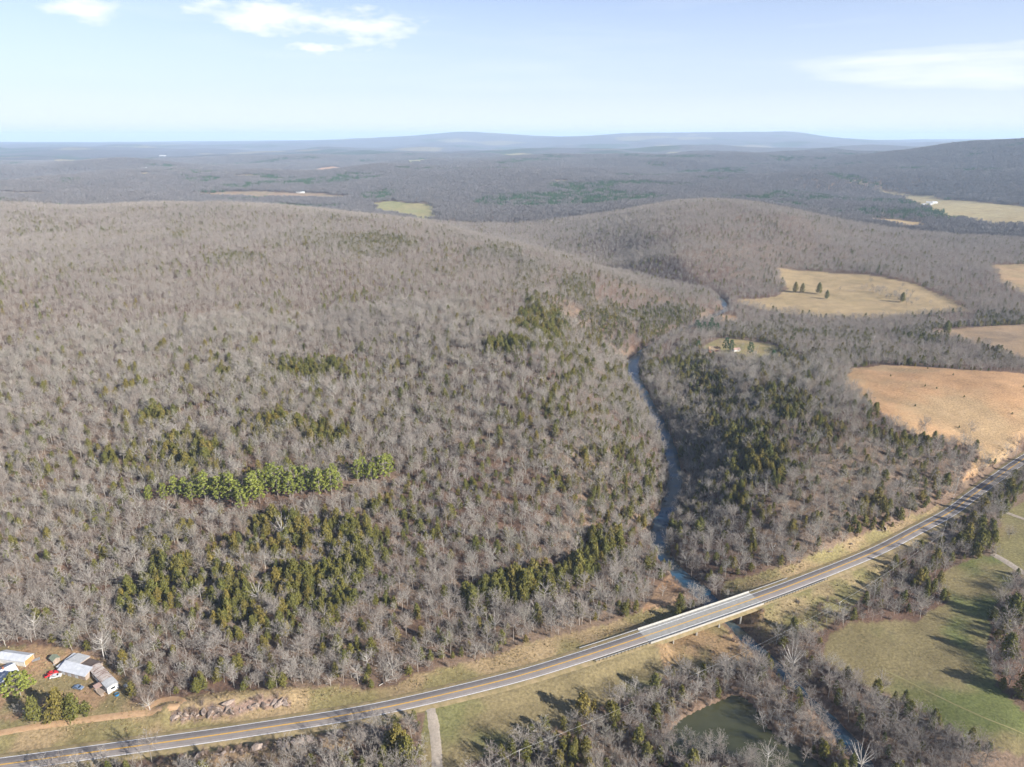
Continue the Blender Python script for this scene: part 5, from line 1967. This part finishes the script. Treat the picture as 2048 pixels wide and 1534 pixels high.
for px_, py_, s_, lb in [(570, 1040, .55, 'lone young yellow-green pine below the long pine row'), (14, 1120, .5, 'small bright pine near the left edge of the wood'), (195, 1050, .45, 'small yellow-green pine in the left wood'), (205, 1022, .4, 'narrow bright pine upslope in the left wood'), (380, 706, .5, 'single green pine high on the left slope')]:
    x, y, z = gnd(px_, py_)
    place_tree('pine_tree', pin_T[3], pin_C[3], (x, y, z), s_, 1.0, lb, 'tree', None)
for i, (px_, py_) in enumerate([(1398, 668), (1408, 664), (1418, 668), (1427, 664), (1434, 668), (1394, 660), (1422, 658)]):
    x, y, z = gnd(px_, py_)
    place_tree('pine_tree', pin_T[i % 4], dpin_C[i % 4], (x, y, z), .95, i * 1.3, 'deep green pine in the clump behind the brick house clearing', 'tree', 'deep green pines behind the clearing')
for px_, py_, s_, lb in [(1452, 703, 1.15, 'tall dark pine standing against the brick house'), (1462, 704, 1.0, 'lighter pine next to the tall dark pine at the house'), (1500, 712, 1.1, 'open-branched pine in the middle of the lawn'), (1545, 724, .9, 'rounded pine at the lower corner of the lawn'), (1396, 700, .8, 'bright pine on the creek side of the brick house')]:
    x, y, z = gnd(px_, py_)
    place_tree('pine_tree', pin_T[1], dpin_C[1], (x, y, z), s_, px_ * .1, lb, 'tree', None)
x, y, z = gnd(42, 1392)
place_tree('pine_tree', pin_T[4], pin_C[4], (x, y, z), .9, .4, 'broad bright green pine shading the white farmhouse', 'tree', None)
for px_, py_, s_, lb in [(72, 1444, 1.15, 'leftmost tall olive cedar of the yard cluster'), (98, 1447, .9, 'short olive cedar at the front of the yard cluster'), (122, 1438, 1.4, 'tallest olive cedar of the yard cluster'), (150, 1438, 1.2, 'olive cedar nearest the dirt track in the yard cluster'), (174, 1430, 1.0, 'rightmost olive cedar of the yard cluster'),
                         (795, 1512, 1.35, 'tallest dark cedar beside the gravel lane'), (815, 1530, 1.3, 'dark cedar nearest the gravel lane'), (775, 1505, 1.0, 'slender cedar uphill of the tallest lane-side cedar'),
                         (1165, 1436, 1.25, 'dark cedar casting its shadow on the meadow'), (1090, 1462, 1.0, 'small dark cedar on the meadow edge by the pole'), (1062, 1470, .8, 'smallest cedar on the lower meadow edge'),
                         (1637, 588, 1.6, 'pointed dark cedar alone in the tan field'), (1653, 598, 1.2, 'rounded cedar in front of the pointed one in the tan field'), (1804, 604, 1.3, 'dark cedar at the tip of the tan field thicket'), (1892, 668, 1.5, 'dark cedar standing in the small brown field'),
                         (1762, 1062, .55, 'dark round cedar bush on the bank beside the road'), (1784, 1054, .5, 'second dark cedar bush on the roadside bank'),
                         (1590, 585, 1.5, 'dark cedar of the pair left in the tan field'), (1604, 586, 1.4, 'right-hand cedar of the pair in the tan field')]:
    x, y, z = gnd(px_, py_)
    v_ = 4 if s_ > 1 else 1
    place_tree('cedar_tree', ced_T[v_], ced_C[v_], (x, y, z), s_, px_ * .1, lb, 'tree', None)
grove = [(1925, 1095), (1940, 1105), (1955, 1100), (1970, 1096), (1935, 1080), (1950, 1072), (1965, 1078), (1980, 1085), (1945, 1055), (1962, 1050), (1978, 1062), (1968, 1030), (1955, 1118)]
for i, (px_, py_) in enumerate(grove):
    x, y, z = gnd(px_ + random.uniform(-9, 9), py_ + random.uniform(-7, 7))
    place_tree('cedar_tree', ced_T[4], ced_C[4], (x, y, z), random.uniform(.7, 1.25), i, 'big dark cedar of the grove below the highway bend', 'tree', 'big dark grove cedars')
# cedar bushes in the orange field
for i, (px_, py_) in enumerate([(1830, 813), (1873, 778), (1906, 751), (1928, 795), (1850, 773), (1918, 856), (2024, 829), (2046, 775), (1855, 738), (1781, 753)]):
    x, y, z = gnd(px_, py_)
    place_tree('cedar_bush', ced_T[3], ced_C[3], (x, y, z), .36, i, 'small dark cedar bush dotted in the orange field', 'bush', 'bushes dotted in the orange field')
for i in range(15):
    px_ = 1808 + i * 12 + random.uniform(-5, 5)
    py_ = 727.5 + i * .9
    x, y, z = gnd(px_, py_ + 2)
    place_tree('cedar_bush', ced_T[1], ced_C[1], (x, y, z), random.uniform(.3, .5), i, 'dark bush in the row along the top of the orange field', 'bush', 'bushes along the top of the orange field')

# ---- pale sycamores and single bare trees
for px_, py_, s_, v_, lb in [(1585, 1345, 1.05, 1, 'white-limbed sycamore at the tip of the green field'), (1720, 1548, 1.0, 1, 'pale forked sycamore at the bottom edge beside the second pool'), (1532, 1542, .85, 0, 'pale sycamore standing in front of the pond'), (1510, 1345, .8, 1, 'grey-white sycamore leaning over the creek bend'),
                             (208, 1318, .95, 0, 'pale sycamore directly behind the mobile home'), (72, 1278, .9, 0, 'tall pale tree behind the white outbuilding'), (565, 1075, .95, 1, 'broad white-limbed oak below the long pine row'), (520, 1205, .85, 1, 'pale spreading oak in the cedar wood'), (785, 1352, .8, 1, 'pale crooked tree on the wood edge by the fallen limbs'), (735, 1345, .75, 0, 'upright pale tree left of the crooked tree'),
                             (945, 1275, .75, 0, 'white-trunked tree at the wood edge above the meadow'), (990, 1262, .7, 1, 'crooked white-limbed tree above the meadow'), (1070, 1240, .85, 1, 'multi-stemmed pale tree beneath the dense cedar belt'), (1120, 1235, .8, 1, 'pale clump of stems right of the cedar belt tip'), (1335, 1090, .75, 1, 'white sycamore on the gravel bar upstream'), (1372, 985, .55, 0, 'small white sycamore leaning over the creek'), (1325, 1192, .5, 0, 'small pale tree on the sandy bank by the bridge'),
                             (355, 880, .8, 1, 'broad pale oak among cedars on the left slope'), (1300, 770, .6, 0, 'white sycamore on the east bank of the upper creek'), (1745, 690, .9, 0, 'white sycamore in the bottomland wood'), (300, 1420, .55, 1, 'pale bushy tree beside the dirt track loop')]:
    x, y, z = gnd(px_, py_)
    place_tree('sycamore_tree', syc_T[v_], syc_C[v_], (x, y, z), s_, px_ * .37, lb, 'tree', None)
for px_, py_, s_, v_, lb in [(2018, 1076, .8, 5, 'dark leafless tree alone in the upper right field'), (1970, 1525, 1.1, 3, 'spreading dark tree at the bottom right field edge'), (1925, 1515, 1.0, 5, 'rounded leafless tree left of the spreading field-edge tree'), (1940, 868, 1.1, 3, 'large leafless tree at the foot of the orange field'), (1928, 888, .9, 5, 'leafless tree just in front of the orange field'),
                             (1612, 1226, .5, 6, 'small leafless tree on the grassy bank east of the bridge'), (1590, 1240, .5, 7, 'second small leafless tree on the bank east of the bridge'), (40, 1428, .6, 3, 'grey leafless tree under the bright pine in the yard'), (140, 1418, .6, 6, 'grey leafless tree inside the yard cedar cluster'), (830, 1470, .6, 3, 'leafless bush-like tree at the gravel lane corner'), (848, 1490, .5, 3, 'second leafless tree hugging the gravel lane')]:
    x, y, z = gnd(px_, py_)
    place_tree('bare_tree', bare_T[v_], bare_C[v_], (x, y, z), s_, px_ * .2, lb, 'tree', None)
for i, (px_, py_, s_) in enumerate([(2000, 1215, 1.0), (2022, 1240, 1.2), (2008, 1275, 1.1), (2035, 1290, 1.3), (2012, 1320, 1.15), (2040, 1345, 1.3), (2018, 1370, 1.15), (2046, 1400, 1.2), (2062, 1260, 1.3), (2072, 1330, 1.4), (2070, 1400, 1.3), (2030, 1190, 1.1)]):
    x, y, z = gnd(px_, py_)
    if i % 3 == 1:
        place_tree('cedar_tree', ced_T[4], ced_C[4], (x, y, z), s_ * 1.2, i, 'tall dark cedar in the tree line shading the green field', 'tree', 'cedars shading the green field')
    else:
        place_tree('bare_tree', bare_T[i % 8], bare_C[i % 8], (x, y, z), s_ * 1.15, i, 'tall leafless tree in the line shading the green field', 'tree', 'leafless trees shading the green field')
for i, (px_, py_) in enumerate([(1338, 1500), (1350, 1512), (1362, 1496), (1372, 1516), (1384, 1506), (1396, 1520), (1406, 1508), (1418, 1524), (1432, 1518), (1446, 1530), (1330, 1480), (1345, 1470), (1470, 1540), (1500, 1545), (1552, 1500), (1530, 1470), (1575, 1512), (1605, 1530), (1490, 1402), (1512, 1425)]):
    x, y, z = gnd(px_, py_)
    place_tree('bare_tree', bare_T[4 if i % 3 else 1], bare_C[4 if i % 3 else 1], (x, y, z), random.uniform(.62, .95), i * 1.7, 'slender leafless tree on the near bank of the pond' if i < 14 else 'slender leafless tree on the far bank of the pond', 'tree', 'slender trees on the near pond bank' if i < 14 else 'slender trees on the far pond bank', (random.gauss(0, .14), random.gauss(0, .14)))
for i, (px_, py_) in enumerate([(1962, 1012), (1975, 1004), (1986, 992), (1998, 985), (2010, 976), (2022, 966), (2034, 958), (2047, 948), (2060, 940), (2075, 930), (1992, 1004), (2016, 985), (2040, 968)]):
    x, y, z = gnd(px_, py_)
    if i % 2:
        place_tree('cedar_tree', ced_T[i % 5], ced_C[i % 5], (x, y, z), random.uniform(.9, 1.25), i, 'dark cedar in the roadside row at the orange field', 'tree', 'cedars of the roadside row')
    else:
        place_tree('bare_tree', bare_T[i % 8], bare_C[i % 8], (x, y, z), random.uniform(.8, 1.1), i, 'leafless tree in the roadside row at the orange field', 'tree', 'leafless trees of the roadside row')
for i, (px_, py_) in enumerate([(1440, 690), (1486, 697), (1478, 708), (1515, 700), (1530, 712), (1412, 706), (1452, 684), (1540, 702), (1505, 690), (1465, 716), (1496, 722), (1520, 726)]):
    x, y, z = gnd(px_, py_)
    place_tree('bare_tree', bare_T[i % 8], bare_C[i % 8], (x, y, z), random.uniform(.55, .85), i, 'leafless yard tree in the clearing of the brick house', 'tree', 'yard trees of the brick house clearing')
# thicket in the tan field
tx0 = G(1785, 592)
for i in range(44):
    x, y = tx0[0] + random.gauss(0, 15), tx0[1] + random.gauss(0, 34)
    v_ = i % 8
    place_tree('bare_tree', bare_T[v_], bare_C[v_], (x, y, float(ground(x, y))), random.uniform(.6, .9), i, '%s leafless tree in the thicket jutting into the tan field' % ['round', 'narrow', 'high', 'low', 'slender', 'forked', 'bushy', 'upright'][v_], 'tree', 'trees of the tan field thicket')
# fallen tree
x, y, z = gnd(760, 1372)
ft = place_tree('fallen_tree', syc_T[1], syc_C[1], (x, y, z + .5), .62, .6, 'fallen pale tree lying at the wood edge', 'tree', None)
ft.rotation_euler = (1.45, 0, 2.2)

# ---- brush and tall grass
SX, SY = plant(200, 640, 3.3, .3)
k_ = RNG.uniform(0, 1, len(SX)) < .35 + .6 * smooth(.45, .65, fbm(SX, SY, 40, 3, 111))
SX, SY = SX[k_], SY[k_]
# along banks, the wood edges and the rock ledges
bx, by = grid_pts(200, 620, 2.6)
dcr, _ = poly_dist(bx, by, CREEK)
pdn, _ = poly_dist(bx, by, np.vstack([POND_C, POND_C[:1]]))
near = ((dcr < 16) | (pdn < 12) | open_mask(bx, by, ['rockyard', 'rockcut'])) & ~wet_mask(bx, by, -.5) & (RNG.uniform(0, 1, len(bx)) < .5)
lowp = open_mask(bx, by, ['low_w', 'slope_e', 'under_bridge']) & ~wet_mask(bx, by, 1.5) & (fbm(bx, by, 18, 3, 117) > .56)
edge = lowp & (RNG.uniform(0, 1, len(bx)) < .4)
SX = np.concatenate([SX, bx[near | edge]])
SY = np.concatenate([SY, by[near | edge]])
sp_ = np.column_stack([SX, SY, ground(SX, SY)])
scatter('undergrowth', colS, sp_, RNG.uniform(.5, 1.3, len(sp_)), 'dry brown brush under the trees and on the banks', 'brush', .15)
ux, uy = grid_pts(200, 640, 1.25)
ug = open_mask(ux, uy, ['verge_w', 'verge_e', 'low_w', 'slope_e', 'under_bridge', 'rockyard', 'homestead'])
ux, uy = ux[ug], uy[ug]
k_ = ~wet_mask(ux, uy, .5) & (RNG.uniform(0, 1, len(ux)) < .15 + .6 * smooth(.42, .62, fbm(ux, uy, 12, 3, 121)))
ux, uy = ux[k_], uy[k_]
up_ = np.column_stack([ux, uy, ground(ux, uy)])
scatter('tall_grass', colU, up_, RNG.uniform(.4, 1.0, len(up_)), 'tufts of tall dry grass on the road verges', 'grass', .2)
print('brush', len(sp_), 'tufts', len(up_))

# ------------------------------------------------------------------ haze
HZ_D = 6.4e-5
bm = bmesh.new()
add_box(bm, -32000, 32000, -32000, 32000, float(GZ.min()) - 3.0, max(float(GZ.max()) + 25, CAM_H + 30))
hz = fin(bm, 'haze', None)
m = bpy.data.materials.new('pale_blue_haze')
m.use_nodes = True
nt = m.node_tree
nt.nodes.clear()
pvn = nt.nodes.new('ShaderNodeVolumePrincipled')
pvn.inputs['Color'].default_value = (.60, .78, 1.0, 1)
pvn.inputs['Density'].default_value = HZ_D
pvn.inputs['Anisotropy'].default_value = 0.0
om = nt.nodes.new('ShaderNodeOutputMaterial')
nt.links.new(pvn.outputs[0], om.inputs['Volume'])
hz.data.materials.append(m)
tag(hz, 'thin bluish haze over the far hills', 'haze', kind='stuff')
